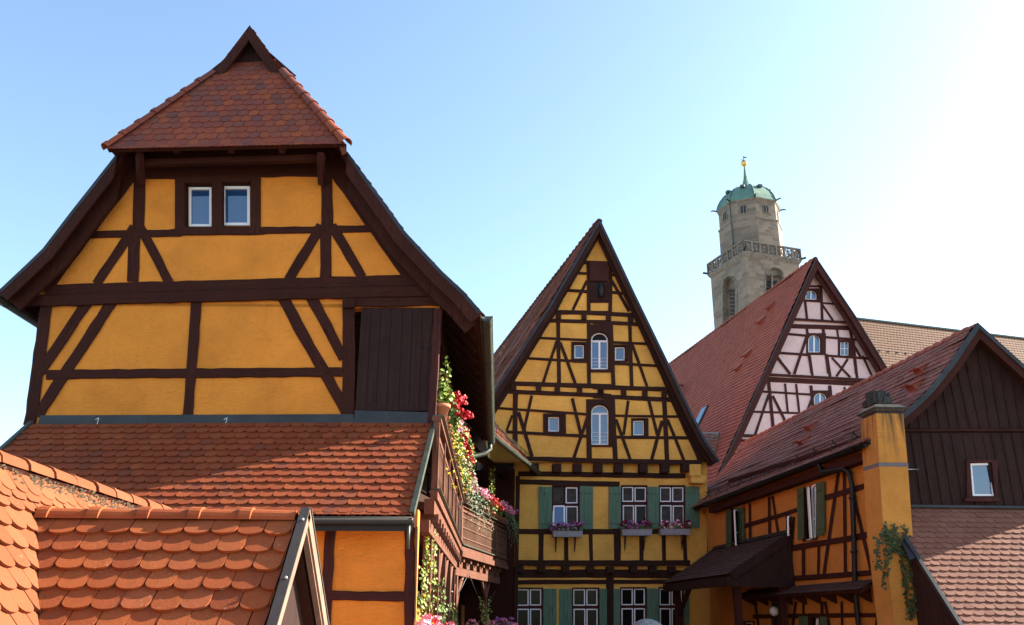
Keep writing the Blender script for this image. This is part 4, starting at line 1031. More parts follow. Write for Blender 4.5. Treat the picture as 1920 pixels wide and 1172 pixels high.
tf.build('timber_frame', rh)
# downspout in front of the wall
dp = MB().m(M['iron']); q = lambda x, y, o: LWp.pt(*zr(x, y), o)
dp.tube([ge+SR*2.0+V((0, 0, -.06)), ge+SR*2.0+V((.05, 0, -.25)), q(600, 592, .16), q(618, 606, .12), q(628, 650, .11), q(636, 860, .11), q(640, 1050, .11), gnd(q(642, 1150, .11))], .055, 8)
for y in (700, 900, 1030): c = q(628+(y-650)*.03, y, .11); dp.lathe(c, [(.075, -.025), (.075, .025)], 8)
dp.build('downspout', rh)
# tiled ledge with brackets
lg = MB(); a3 = LWp.pt(*z3(930, 862), .02); b3_ = LWp.pt(1652, 1105, .02); dl = (b3_-a3); dl.z = 0; a3 = a3+V((0, 0, .13)); b3_ = a3+dl
o3 = LWp.n*.42+V((0, 0, -.2))
roof_side(lg, [a3, a3+o3], dl, M['tile_porch'], M['timber'], .05, w=.18, e=.15, n=4)
lg.m(M['timber'])
for i in range(9):
    c = a3+dl*((i+.4)/9); lg.prism([c+V((0, 0, -.12)), c+o3*.85+V((0, 0, -.08)), c+V((0, 0, -.42))], dl.normalized()*.06)
lg.build('tiled_ledge', rh)
# porch roof
tr = LWp.pt(*z3(1335, 238), .02); tl = LWp.pt(*z3(555, 388), .02); zt = (tr.z+tl.z)/2
pn = LWp.n
def solve(px, top, z=None):
    lo, hi = 0.2, 6
    for _ in range(50):
        m_ = (lo+hi)/2; p_ = top+pn*m_; y_ = 1085
        rr = ray(px, y_); X = rr.x*p_.y
        if p_.x > X: lo = m_
        else: hi = m_
    p_ = top+pn*lo; zz = EYE.z+ray(px, y_).z*p_.y
    return V((p_.x, p_.y, zz))
er = solve(1368, tr); el = solve(1258, tl); ze = EYE.z+ray(1320, 1086).z*(er.y+el.y)/2
tr.z = tl.z = zt; er.z = el.z = ze
po_ = MB(); U = (tl-tr); 
roof_side(po_, [tr, er], U, M['tile_porch'], M['timber'], .08, w=.18, e=.16, n=4)
po = po_.build('porch_roof', rh)
sd = MB().m(M['board']); sd.prism([tr+V((0, 0, -.06)), er+V((0, 0, -.06))+pn*-.05, V((er.x, er.y, er.z-.28))-pn*.05, V((tr.x, tr.y, er.z-.28))], U.normalized()*.05)
bargeboard(sd, [tr+V((0, 0, .06)), er+V((0, 0, .06))], -U.normalized(), .2, .05)
sd.bar(er+V((0, 0, -.15)), er+U+V((0, 0, -.15)), .12, .2)
sd.build('porch_side', po)
for f_, ins in ((.05, .25), (.03, 1.3), (.93, .25)):
    ps = MB().m(M['timber']); c = er+U*f_-pn*ins; ps.bar(gnd(c), V((c.x, c.y, er.z-.1)), .16, .16, up=U.normalized())
    if f_ < .9: ps.build('porch_post', po)
ps.bar(er+U*.93-pn*.25+V((0, 0, -.9)), er+U*.7-pn*.25+V((0, 0, -.15)), .1, .1)
ps.build('porch_post', po)
fl = MB().m(M['lead']); fl.bar(tl-pn*.02+V((0, 0, .05)), el+V((0, 0, .05)), .16, .06); fl.bar(tr+V((0, 0, .06)), tl+V((0, 0, .06)), .12, .08); fl.build('flashing', po)
# gable cladding
gc = MB().m(M['board'])
def topy(x):   # px height of the roof underside along the gable
    P_ = RLx if x < 1831 else RRx
    for (xa, ya), (xb, yb) in zip(P_[:-1], P_[1:]):
        if min(xa, xb) <= x <= max(xa, xb): return max(ya+(yb-ya)*(x-xa)/(xb-xa)+26, 640)
    return 830
x = 1692
while x < 1990:
    xe = x+19.5
    for seg in (0, 1):
        yb, yt = (804, None) if seg == 0 else (953, 811)
        s0, s1 = sl(x, 953, yb), sl(xe, 953, yb)
        if yt is None:
            xa, xb = x+s0, xe+s1
            t0, t1 = topy(xa-8), topy(xb-8)
            xa2, xb2 = xa+sl(x, yb, t0), xb+sl(xe, yb, t1); t0, t1 = topy(xa2), topy(xb2)
            if min(t0, t1) > yb-4: continue
            t0 = min(t0, yb-1); t1 = min(t1, yb-1)
            q_ = [(xa+.5, yb), (xa2+.5, t0), (xb2-.5, t1), (xb-.5, yb)]
            if xa2 < 1831 < xb2: q_.insert(2, (1831, 640))
        else: q_ = [(x+.5, yb), (x+.5+sl(x, yb, yt), yt), (xe-.5+sl(xe, yb, yt), yt), (xe-.5, yb)]
        o = .02+random.uniform(0, .006)
        if yt is not None and xe > 1812 and x < 1876:   # boards cut round the window
            if x > 1812 and xe < 1876: 
                plate(gc, GR, [(x+.5+sl(x, 953, 866), 866), (x+.5+sl(x, 953, 811), 811), (xe-.5+sl(xe, 953, 811), 811), (xe-.5+sl(xe, 953, 866), 866)], None, o+.02, 0)
                plate(gc, GR, [(x+.5, 953), (x+.5, 936), (xe-.5, 936), (xe-.5, 953)], None, o+.02, 0)
            else: plate(gc, GR, q_, None, o+.02, 0)
        else: plate(gc, GR, q_, None, o+.02, 0)
        g0, g1 = q_[-1], q_[2] if len(q_) == 4 else q_[3]
        if not (yt is not None and xe > 1816 and xe < 1872): plate(gc, GR, [(g0[0]-.8, g0[1]), (g1[0]-.8, g1[1]+1), (g1[0]+1.0, g1[1]+1), (g0[0]+1.0, g0[1])], None, o+.04, 0)
    x = xe
gc.m(M['timber']); beam(gc, GR, 1690, 807, 2000, 806, 5, .03, proud=.06)
gc.build('cladding', rh)
ow = rect(1813, 862, 1871, 938); hw = [(1822.5, 931), (1818.5, 867), (1860, 867), (1866.5, 931)]
sw = [(1824, 930), (1819.5, 869), (1858, 868), (1865.5, 930)]; si = [(1827.5, 926.5), (1822.5, 873), (1855.5, 872), (1861, 926.5)]
wn = win(rh, GR, ow, hw, [(sw, si)], off=.06, depth=.05, proud=.03, cm='timber_r', label='single white-framed window in the dark boarded gable')
s = MB().m(M['timber_r']); pbox(s, GR, 1810, 934, 1875, 940, .15, .03); s.build('sill', wn)
# pent roof of the gable end
zt = GR.pt(1760, 954).z; O = GR.pt(1690, 954, .03); O.z = zt; O = O+GR.u*(7.33-O.x)
LUp = 4.6; Dp = (GR.n*1.0+V((0, 0, -1.0))).normalized(); LDp = 4.3; Np = GR.u.cross(Dp); Np = Np if Np.z > 0 else -Np
pr = MB().m(M['timber']); A0, B0 = O, O+GR.u*LUp; A1, B1 = A0+Dp*LDp, B0+Dp*LDp
pr.hexa([A0, B0, B1, A1, A0-Np*.08, B0-Np*.08, B1-Np*.08, A1-Np*.08]); pr.m(M['tile_pale'])
tile_field(pr, O, GR.u, Dp, Np, LUp, LDp, w=.18, e=.150, t=.014, arc=.28)
po = pr.build('pent_roof', rh)
fl = MB().m(M['lead'])
fl.bar(A0+Np*.05, B0+Np*.05, .10, .05); fl.bar(A0+GR.n*.62+V((0, 0, -.62))+Np*.03, A1+Np*.03, .07, .07, up=Np)
c = at(1700, 1022, 16.6); fl.hexa([at(1689, 1012, 16.86), at(1712, 1012, 16.86), at(1716, 1046, 16.45), at(1706, 1050, 16.45), at(1689, 1016, 16.9), at(1712, 1016, 16.9), at(1716, 1049, 16.5), at(1706, 1053, 16.5)])
fl.m(M['zinc']); fl.build('flashing', po)
ew = MB().m(M['board']); pA = A0+Dp*.9; q0 = A0+GR.u*.04
n_ = 11
for i in range(n_):
    t0, t1 = i/n_, (i+1)/n_; p0 = q0+Dp*(.8+t0*(LDp-.9))-Np*.09; p1 = q0+Dp*(.8+t1*(LDp-.9))-Np*.09; dv = (p1-p0)*.04
    e_ = GR.u*random.uniform(.015, .03)
    ew.prism([p0+dv, p1-dv, gnd(p1-dv), gnd(p0+dv)], GR.u*.05+e_)
ew.build('end_boarding', po)
# chimney
CF = Plane(1675, 900, 16.9, 2.0)
lv = [(1643, 1693.5, 775), (1648.5, 1702, 870), (1657, 1711, 1000), (1678, 1735, 1172)]
ring = []
bkv = SR*.62
for a, b, y in lv:
    l_, r_ = CF.pt(a, y), CF.pt(b, y); r_.z = l_.z; ring.append([l_, r_, r_+bkv, l_+bkv])
l_, r_ = ring[-1][0], ring[-1][1]; ring.append([gnd(l_), gnd(r_), gnd(r_+bkv), gnd(l_+bkv)])
cm = MB().m(M['chimney'])
# subdivided so the plaster wavers a little
for ra_, rb_ in zip(ring[:-1], ring[1:]):
    cm.add(ra_+rb_, [(0, 1, 5, 4), (1, 2, 6, 5), (2, 3, 7, 6), (3, 0, 4, 7)])
cm.add(ring[0], [(0, 1, 2, 3)])
chm = cm.build('chimney', rh)
bd_ = MB().m(M['greypaint'])
a, b = CF.pt(1648.5, 867, .006), CF.pt(1702, 867, .006); h_ = V((0, 0, -.075)); e_ = CF.u*.006; a = a-e_; b = b+e_; b.z = a.z
for q0, q1 in ((a, b), (a, a+bkv)): bd_.add([q0, q1, q1+h_, q0+h_], [(0, 1, 2, 3)])
bd_.add([b, b+bkv, b+bkv+h_, b+h_], [(0, 1, 2, 3)]); bd_.build('painted_band', chm)
cp_ = MB().m(M['soot'])
l_, r_, rb_, lb_ = ring[0]; cc = (l_+r_+rb_+lb_)/4
cp_.hexa([l_*.9+cc*.1+V((0, 0, -.01)), r_*.9+cc*.1+V((0, 0, -.01)), rb_*.9+cc*.1+V((0, 0, -.01)), lb_*.9+cc*.1+V((0, 0, -.01))]+[q*.9+cc*.1+V((0, 0, .09)) for q in (l_, r_, rb_, lb_)])
E1 = [cc+(q-cc)*1.10+V((0, 0, .07)) for q in (l_, r_, rb_, lb_)]; E2 = [cc+(q-cc)*1.17+V((0, 0, .12)) for q in (l_, r_, rb_, lb_)]; E3 = [cc+(q-cc)*.85+V((0, 0, .20)) for q in (l_, r_, rb_, lb_)]
for a_, b_ in ((E1, E2), (E2, E3)):
    cp_.m(M['soot'] if a_ is E1 else M['capstone']); cp_.add(a_+b_, [(0, 1, 5, 4), (1, 2, 6, 5), (2, 3, 7, 6), (3, 0, 4, 7)])
cp_.add(E1, [(3, 2, 1, 0)]); cp_.add(E3, [(0, 1, 2, 3)])
cp_.m(M['soot'])
for i in range(26):   # rough stones piled on the cap
    u_, v_ = random.uniform(-.8, .62), random.uniform(-.8, .8); hh = random.uniform(.07, .22)
    c_ = cc+(r_-l_)*u_*.42+bkv*v_*.42+V((0, 0, .26+hh*.4)); s_ = random.uniform(.05, .1)
    cp_.box(c_, (s_, random.uniform(-.03, .03), 0), (0, s_, random.uniform(-.02, .02)), (random.uniform(-.02, .02), 0, hh*.7))
cp_.build('chimney_cap', chm)
rb = MB().m(M['steel']); a = CF.pt(1702, 880, -.1); rb.tube([a, GR.pt(1722, 880, .03)], .012, 5); rb.build('tie_bar', chm)
# globe lamp on the long wall
def globe(p, n, label):
    t = thing('globe_lamp', p, label, 'wall lamp'); b = MB().m(M['iron']); b.tube([p, p+n*.12], .02, 6); b.lathe(p, [(.05, 0), (.05, .02)], 10, ax=n); b.build('bracket', t)
    g_ = MB().m(M['lampglass']); c_ = p+n*.21; g_.lathe(c_, [(.001, -.11)]+[(.11*math.sin(math.pi*i/9), -.11*math.cos(math.pi*i/9)) for i in range(1, 9)]+[(.001, .11)], 14); g_.build('lamp_globe', t)
globe(LWp.pt(*z3(1255, 1030), .03), LWp.n, 'white globe lamp on the orange wall under the tiled ledge')
globe(wp(1.9, H+.35, -1.19), nR_, 'dim white globe lamp on the shaded wall under the gallery')
# ============================================================ PINK HOUSE
PK = Plane(1530, 700, 42, 11); SP = V((-.2025, 1, 0)).normalized(); PL = 24.0
ph = thing('half_timbered_house', gnd(PK.pt(1530, 1000)), 'tall pale pink timber-framed gable house with a huge maroon tiled roof, before the church', 'house')
p6 = ZZ(1350, 480, 5.327); p7 = ZZ(1340, 660, 5.327)
PLx = [(1529, 485), (1320, 950)]; PRx = [(1529, 485), (1601, 592), (1665, 697), (1712, 775), (1790, 905)]
vp = .5
PLp = [PK.pt(x, y, vp) for x, y in PLx]; PRp = [PK.pt(x, y, vp) for x, y in PRx]
rf = MB(); roof_side(rf, PLp, SP*PL, M['tile_maroon'], M['timber_b'], .15, w=.20, e=.235, t=.022, n=3, lenf=1.2, sag=.10); roof_side(rf, PRp, SP*PL, M['tile_maroon'], M['timber_b'], .15, w=.4, e=.4, n=3, lenf=1.2)
rf.m(M['tile_maroon']); ridge_tiles(rf, PLp[0], PLp[0]+SP*PL, .14, .42, n=5)
roof = rf.build('roof', ph)
for P, k in ((PLp, .34), (PRp, .48)):
    bb = MB().m(M['timber_r']); bargeboard(bb, P, PK.n, .30, .06, -.02); bargeboard(bb, [q-PK.n*.2 for q in P], PK.n, k, .08, .1); bb.m(M['lead']); bargeboard(bb, [q+PK.n*.06 for q in P], PK.n, .02, .03, -.03); bb.build('bargeboard', roof)
nP = SP.cross((PLp[1]-PLp[0]).normalized()); nP = nP if nP.z > 0 else -nP; dP = (PLp[1]-PLp[0]); dP = (dP-SP*dP.dot(SP)).normalized()
for (x, y) in ((1448.5, 577), (1431.7, 604), (1406, 666), (1388.5, 692)): hood(roof, isect(x, y, PLp[0], nP), SP, dP, nP, 1.5)
# dormer
d0 = isect(1288, 752, PLp[0], nP); hx = V((-nP.x, -nP.y, 0)).normalized()*-1
ax = V((nP.x, nP.y, 0)).normalized()    # points away from the roof (towards the left)
dm = MB().m(M['tile_maroon']); top = d0+V((0, 0, 1.0)); f0 = d0+ax*.35-dP*-.35
rg0 = isect(1284, 722, PLp[0], nP); rg1 = V((0, 0, rg0.z))+V((rg0.x, rg0.y, 0))+ax*1.9; rg1.z = rg0.z-.1
for s in (-1, 1):
    e0 = rg0+SP*1.25*s-V((0, 0, 1.0)); e1 = rg1+SP*1.25*s-V((0, 0, 1.0)); e0 = e0-ax*.4
    dm.hexa([rg0-ax*.6, rg1, e1, e0-ax*.6, rg0-ax*.6-V((0, 0, .12)), rg1-V((0, 0, .12)), e1-V((0, 0, .12)), e0-ax*.6-V((0, 0, .12))])
dm.m(M['vent']); ridge_tiles(dm, rg0-ax*.5, rg1, .13, .4)
dm.m(M['zinc']); q0, q1 = rg1-ax*.35-SP*.95-V((0, 0, .95)), rg1-ax*.35+SP*.95-V((0, 0, .95))
dm.hexa([q0-ax*1.5, q1-ax*1.5, q1-ax*1.5-V((0, 0, 1.3)), q0-ax*1.5-V((0, 0, 1.3)), q0, q1, q1-V((0, 0, 1.3)), q0-V((0, 0, 1.3))]); dm.prism([q0, q1, rg1-ax*.35-V((0, 0, .1))], -ax*.3)
dm.build('dormer', roof)
skq = [isect(x, y, PLp[0], nP)+nP*.10 for x, y in ((1306, 796), (1319, 770.5), (1327, 767), (1315, 796))]
sk = MB().m(M['lead']); 
u_ = SP*.42; c_ = isect(1316.5, 782, PLp[0], nP); sk.box(c_+nP*.06, u_, dP*.62, nP*.07)
sk.m(M['steel']); sk.box(c_+nP*.125, u_*.88, dP*.55, nP*.012)
sk.m(M['glass']); sk.box(c_+nP*.14, u_*.74, dP*.46, nP*.006); sk.build('skylight', roof)
ld = MB().m(M['zinc'])
L = [isect(x, y, PLp[0], nP)+nP*.4 for x, y in ((1316, 819), (1362, 820))]; Lb = [isect(x, y, PLp[0], nP)+nP*.05 for x, y in ((1326, 846), (1342, 858))]
ld.bar(L[0], L[1], .06, .06); ld.bar(L[0], Lb[0], .05, .05); ld.bar(L[1], Lb[1], .05, .05); ld.bar(L[1], Lb[0]*.6+L[0]*.4, .035, .035)
for i in range(1, 10):
    t = i/10; ld.bar(L[0].lerp(L[1], t), Lb[0].lerp(Lb[1], t), .016, .016)
for i in range(1, 7):
    t = i/7; ld.bar(L[0].lerp(Lb[0], t), L[1].lerp(Lb[1], t), .016, .016)
ld.build('snow_guard', roof)
P_in = [(1529, 492), (1597, 597), (1661, 702), (1706, 780), (1740, 905), (1340, 905), (1362, 868), (1431, 702)]
wl = MB().m(M['pink'])
pw = []
def pwin(cv, x0, y0, x1, y1, ca, nm, arch):
    a = cv(x0, y0); b = cv(x1, y1); o = rect(*cv(ca[0], ca[1]), *cv(ca[2], ca[3])); f = 1.1; mx = (a[0]+b[0])/2
    if arch:
        hole = archp(a[0]-.4, a[1]-.6, b[0]+2.8, b[1]+.3, .95, 8)
        full = archp(a[0], a[1], b[0], b[1], .9, 8); inn = archp(a[0]+f, a[1]+f, b[0]-f, b[1]-f, .9, 8)
        bars = [(mx-1.3, a[1]+1, mx+1.3, b[1])]
    else:
        hole = rect(a[0]-.4, a[1]-.4, b[0]+2.2, b[1]+.3); full = rect(*a, *b); inn = rect(a[0]+f, a[1]+f, b[0]-f, b[1]-f); bars = [(mx-.5, a[1], mx+.5, b[1]), (a[0], (a[1]+b[1])/2-.5, b[0], (a[1]+b[1])/2+.5)]
    pw.append((o, hole, [(full, inn)], nm, bars))
pwin(p6, 855, 345, 962, 435, (848, 322, 1003, 446), 'small arched window near the top of the pink gable', True)
pwin(p6, 882, 790, 998, 962, (864, 770, 1058, 988), 'middle arched window of the pink gable', True)
pwin(p6, 1202, 858, 1282, 993, (1180, 838, 1334, 1008), 'square window of the pink gable', False)
pwin(p7, 992, 408, 1112, 582, (974, 384, 1154, 602), 'lowest arched window of the pink gable', True)
sheet3(wl, PK, [PK.pt(x, y) for x, y in P_in], [shrink(w[0], 1) for w in pw], back=SP*(PL-1))
b0, b1 = PK.pt(1345, 904, -.02), PK.pt(1740, 904, -.02); b1.z = b0.z
sheet3(wl, PK, [b0, b1, gnd(b1), gnd(b0)], back=SP*(PL-1))
wl.build('wall', ph)
for o, h, s_, nm, bars in pw: win(ph, PK, o, h, s_, depth=.10, cm='timber_r', label=nm, bars=bars)
tf = MB().m(M['timber_r']); K = 5.327
beams(tf, PK, p6, K, [(880, 302, 1070, 304, 22), (850, 440, 872, 645, 24), (1008, 305, 1022, 645, 27), (1022, 470, 1185, 482, 18), (1024, 490, 1132, 648, 22), (836, 446, 1008, 456, 20), (690, 700, 1390, 722, 44),
    (868, 700, 874, 785, 26), (1026, 700, 1040, 800, 30), (1060, 980, 1086, 1172, 32), (1170, 730, 1188, 850, 20), (1300, 742, 1322, 850, 26), (1332, 850, 1362, 1172, 30), (888, 985, 918, 1172, 28), (660, 778, 870, 796, 24), (1045, 810, 1400, 838, 24), (580, 966, 880, 988, 26), (1070, 995, 1520, 1027, 24), (866, 810, 742, 1178, 28), (566, 1008, 702, 1178, 28), (1335, 888, 1412, 1020, 26),
    (950, 110, 440, 1220, 34), (968, 110, 1690, 1240, 44)], proud=.03, wob=.6)
beams(tf, PK, p6, K, [(688, 627, 1345, 668, 26)], proud=.10, wob=.5)
beams(tf, PK, p7, K, [(1172, 58, 1355, 252, 22), (1332, 68, 1218, 242, 24), (1396, 70, 1424, 258, 28), (1122, 40, 1154, 245, 30), (1478, 40, 1584, 265, 22), (952, 40, 978, 235, 24), (860, 15, 798, 218, 26), (620, 38, 752, 215, 22), (480, 270, 1660, 328, 50),
    (430, 392, 975, 426, 22), (330, 594, 990, 616, 22), (540, 300, 592, 830, 34), (704, 315, 732, 608, 22), (814, 320, 847, 612, 22), (962, 335, 988, 610, 32), (1150, 335, 1172, 620, 36), (1298, 350, 1312, 470, 22), (1408, 350, 1420, 420, 18), (540, 428, 406, 825, 26), (580, 438, 760, 800, 28), (972, 465, 860, 760, 24), (1170, 440, 1420, 446, 18), (1170, 470, 1230, 560, 20), (190, 886, 520, 906, 46), (255, 910, 268, 1010, 22), (282, 910, 296, 1010, 28)], proud=.03, wob=.6)
beams(tf, PK, p7, K, [(492, 224, 1690, 288, 28), (205, 832, 640, 846, 30)], proud=.10, wob=.5)
tf.build('timber_frame', ph)
# ============================================================ CHURCH TOWER AND NAVE
TZ = 19.0; ca, sa = math.cos(math.radians(TZ)), math.sin(math.radians(TZ))
t5 = ZZ(1300, 280, 3.2556)
TR_ = V((ca, sa, 0)); TL_ = V((-sa, ca, 0))
corner = at(1396, 476, 112.5); CR = Plane(1396, 476, 112.5, TZ); CLf = Plane(1396, 476, 112.5, TZ-90)
WB = 8.9; zb_ = corner.z
cen = corner+(TR_+TL_)*WB/2
ct = thing('church_tower', V((cen.x, cen.y, 0)), 'square stone church tower with octagonal top and green copper dome behind the roofs', 'tower')
b = MB().m(M['stone'])
c0 = V((corner.x, corner.y, 0))
# shaft with the two visible belfry openings cut out
lo_ = archp(*t5(180, 775), *t5(262, 1130), 1.25, 8); ro_ = archp(*t5(445, 722), *t5(550, 960), 1.0, 8)
def face(pl, u, hole):
    a = corner; e = corner+u*WB
    o3 = [a, e, gnd(e), gnd(a)]
    sheet3(b, pl, o3, [hole], reveal=.9)
face(CLf, TL_, lo_); face(CR, TR_, ro_)
q = [corner, corner+TR_*WB, corner+TR_*WB+TL_*WB, corner+TL_*WB]
b.add([q[1], q[2], gnd(q[2]), gnd(q[1]), q[3], gnd(q[3])], [(0, 1, 2, 3), (1, 4, 5, 2)]); b.add(q, [(0, 1, 2, 3)])
b.build('shaft', ct)
l = MB().m(M['stone_trim'])
def arch_ring(pl, x0, y0, x1, y1, k, w, o1, o0):
    plate(l, pl, archp(x0-w, y0-w*1.2, x1+w, y1, k, 8), archp(x0, y0, x1, y1+.01, k, 8), o1, o0)
a_, b_ = t5(180, 775), t5(262, 1130); arch_ring(CLf, a_[0], a_[1], b_[0], b_[1], 1.25, 1.3, .08, -.4); arch_ring(CLf, a_[0]+2.5, a_[1]+4, b_[0]-2.5, b_[1], 1.25, 2.5, -.4, -.6)
a_, b_ = t5(445, 722), t5(550, 960); arch_ring(CR, a_[0], a_[1], b_[0], b_[1], 1.0, 1.6, .08, -.4)
pbox(l, CR, *t5(478, 760), *t5(486, 960), -.3, -.7); plate(l, CR, archp(a_[0], a_[1], b_[0], a_[1]+13, 1.0, 8), None, -.45, -.7)
l.m(M['louvre'])
for i in range(9): pbox(l, CLf, *t5(217+i*1.2, 855+i*24), *t5(250+i*1.4, 868+i*24), -.55, -.85)
for i in range(5): pbox(l, CR, *t5(448, 795+i*20), *t5(474, 807+i*20), -.5, -.8); pbox(l, CR, *t5(488, 800+i*20), *t5(512, 812+i*20), -.5, -.8)
l.build('belfry_window', ct)
zp = corner.z; ov = .42
def sq(o, z): return [V((p.x, p.y, z)) for p in (corner-TR_*o-TL_*o, corner+TR_*(WB+o)-TL_*o, corner+TR_*(WB+o)+TL_*(WB+o), corner-TR_*o+TL_*(WB+o))]
pa = MB().m(M['stone_trim'])
for o0, o1, z0, z1 in ((.05, .2, -.35, -.1), (.2, .32, -.1, .12), (.32, .32, .12, .22)):
    A_, B_ = sq(o0, zp+z0), sq(o1, zp+z1); pa.add(A_+B_, [(0, 1, 5, 4), (1, 2, 6, 5), (2, 3, 7, 6), (3, 0, 4, 7)])
pa.add(sq(.32, zp+.22), [(0, 1, 2, 3)]); pa.add(sq(.05, zp-.35), [(3, 2, 1, 0)])
PH = 1.78
Q = sq(.2, zp+.22)
for a, c in ((Q[0], Q[1]), (Q[1], Q[2]), (Q[2], Q[3]), (Q[3], Q[0])):
    d = (c-a).normalized(); L_ = (c-a).length; hz = V((0, 0, 1))
    pa.bar(a+hz*(PH-.12), c+hz*(PH-.12), .34, .2); pa.bar(a+hz*.08, c+hz*.08, .26, .16)
    n_ = 7
    for i in range(n_+1):
        p = a+d*(L_*i/n_); pa.bar(p, p+hz*PH, .26, .26, up=d)
    for i in range(n_):
        m_ = a+d*(L_*(i+.5)/n_)+hz*(PH*.5); r_ = L_/n_*.42
        pa.bar(m_-d*r_-hz*.62, m_+d*r_+hz*.62, .12, .10, up=d); pa.bar(m_-d*r_+hz*.62, m_+d*r_-hz*.62, .12, .10, up=d)
        pa.bar(m_-hz*.62, m_+hz*.62, .12, .10, up=d)
        pa.tube([m_+(d*math.cos(t)+hz*math.sin(t))*.3 for t in [k*math.pi/5 for k in range(11)]], .06, 4, caps=False)
pa.build('parapet', ct)
for p, d in ((Q[1], TR_-TL_*.3), (Q[0], -TR_*.3-TL_), (Q[3], TL_-TR_)):
    ga = MB().m(M['louvre']); ga.bar(p+V((0, 0, .2)), p+d.normalized()*.8+V((0, 0, .45)), .22, .26)
    ga.build('gargoyle', ct)
# octagon
cx2, cy2 = cen.x, cen.y
def zat(x, y): return EYE.z+ray(x, y).z*cy2
def octring(r, z): return [V((cx2+r*math.cos(math.radians(TZ+22.5+45*k)), cy2+r*math.sin(math.radians(TZ+22.5+45*k)), z)) for k in range(8)]
def octa(mb, prof, close=True):
    vs = []; fs = []
    for r, z in prof: vs += octring(r, z)
    for i in range(len(prof)-1):
        for k in range(8): fs.append((i*8+k, i*8+(k+1) % 8, (i+1)*8+(k+1) % 8, (i+1)*8+k))
    if close: fs.append(tuple((len(prof)-1)*8+k for k in range(8)))
    mb.add(vs, fs)
z_o = zat(1407, 396); RO = 4.42; z_s = zat(1407, 432)
oc = MB().m(M['stone']); octa(oc, [(RO*1.04, zp), (RO*1.03, z_s-.2), (RO, z_s+.1), (RO, z_o)])
oc.m(M['stone_trim']); octa(oc, [(RO*1.02, z_s-.25), (RO*1.06, z_s-.1), (RO*1.06, z_s+.05), (RO*1.0, z_s+.2)], False); octa(oc, [(RO, z_o-.35), (RO*1.06, z_o-.1), (RO*1.06, z_o), (RO*.9, z_o)])
oc.build('octagon', ct)
for k in range(8):
    ow_ = MB(); a = math.radians(TZ+45*k); n_ = V((math.cos(a), math.sin(a), 0)); t_ = V((-n_.y, n_.x, 0)); c_ = V((cx2, cy2, z_o-1.55))+n_*RO*math.cos(math.radians(22.5))
    ow_.m(M['stone_trim']); ow_.box(c_, t_*.52, n_*.10, V((0, 0, .72))); ow_.m(M['louvre']); ow_.box(c_, t_*.36, n_*.12, V((0, 0, .56)))
    ow_.m(M['stone_trim']); ow_.box(c_, t_*.05, n_*.14, V((0, 0, .56)))
    ow_.build('octagon_window', ct)
dmz = MB().m(M['copper']); zt_ = zat(1400, 352)
hd = zt_-z_o
octa(dmz, [(RO*1.05, z_o-.05), (RO*1.06, z_o+.08), (RO*1.0, z_o+hd*.22), (RO*.91, z_o+hd*.42), (RO*.76, z_o+hd*.64), (RO*.55, z_o+hd*.82), (RO*.30, z_o+hd*.94), (RO*.17, z_o+hd*1.02), (RO*.12, z_o+hd*1.16), (RO*.075, z_o+hd*1.35), (RO*.045, z_o+hd*1.62), (RO*.02, z_o+hd*1.95)])
dmz.m(M['copper_d'])
for k in range(8):
    f_ = [(RO*1.06, .02), (RO*1.01, .22), (RO*.92, .42), (RO*.77, .64), (RO*.56, .82), (RO*.31, .94)]
    a = math.radians(TZ+22.5+45*k); dmz.tube([V((cx2+r*math.cos(a), cy2+r*math.sin(a), z_o+hd*h+.02)) for r, h in f_], .06, 5)
for k in (4, 5, 6, 7):
    a = math.radians(TZ+45*k); n_ = V((math.cos(a), math.sin(a), 0)); c_ = V((cx2, cy2, z_o+hd*.66))+n_*RO*.72; t_ = V((-n_.y, n_.x, 0)); dmz.box(c_, t_*.3, n_*.35, V((0, 0, .2))); 
dmz.build('copper_dome', ct)
for k in range(8):
    a = math.radians(TZ+22.5+45*k); n_ = V((math.cos(a), math.sin(a), 0)); p = V((cx2, cy2, z_o+.05))+n_*RO*1.04
    if k in (3, 4, 5, 6, 7):
        g_ = MB().m(M['louvre']); g_.tube([p, p+n_*.6+V((0, 0, .1)), p+n_*.95+V((0, 0, .02))], [.13, .10, .07], 5); g_.bar(p+n_*.6, p+n_*.6+V((0, 0, .22)), .1, .08); g_.build('gargoyle', ct)
fi = MB().m(M['gold']); zb2_ = z_o+hd*1.95; fi.lathe(V((cx2, cy2, zb2_+.4)), [(.01, -.5)]+[(.5*math.sin(math.pi*i/10), -.5*math.cos(math.pi*i/10)) for i in range(1, 10)]+[(.01, .5)], 14)
zt2 = zat(1390, 293)
fi.m(M['copper_d']); fi.tube([V((cx2, cy2, zb2_)), V((cx2, cy2, zt2))], .06, 5); fi.bar(V((cx2, cy2, zt2-.7))-TR_*.45, V((cx2, cy2, zt2-.7))+TR_*.45, .08, .08); fi.bar(V((cx2, cy2, zt2-.15))-TR_*.1, V((cx2, cy2, zt2-.15))+TR_*.5, .05, .2)
fi.build('finial', ct)
dpz = MB().m(M['copper_d'])
a = math.radians(TZ+22.5+45*4); p = V((cx2+RO*1.07*math.cos(a), cy2+RO*1.07*math.sin(a), 0)); dpz.tube([p+V((0, 0, z_o)), p+V((0, 0, zp))], .09, 6); dpz.build('rainwater_pipe', ct)
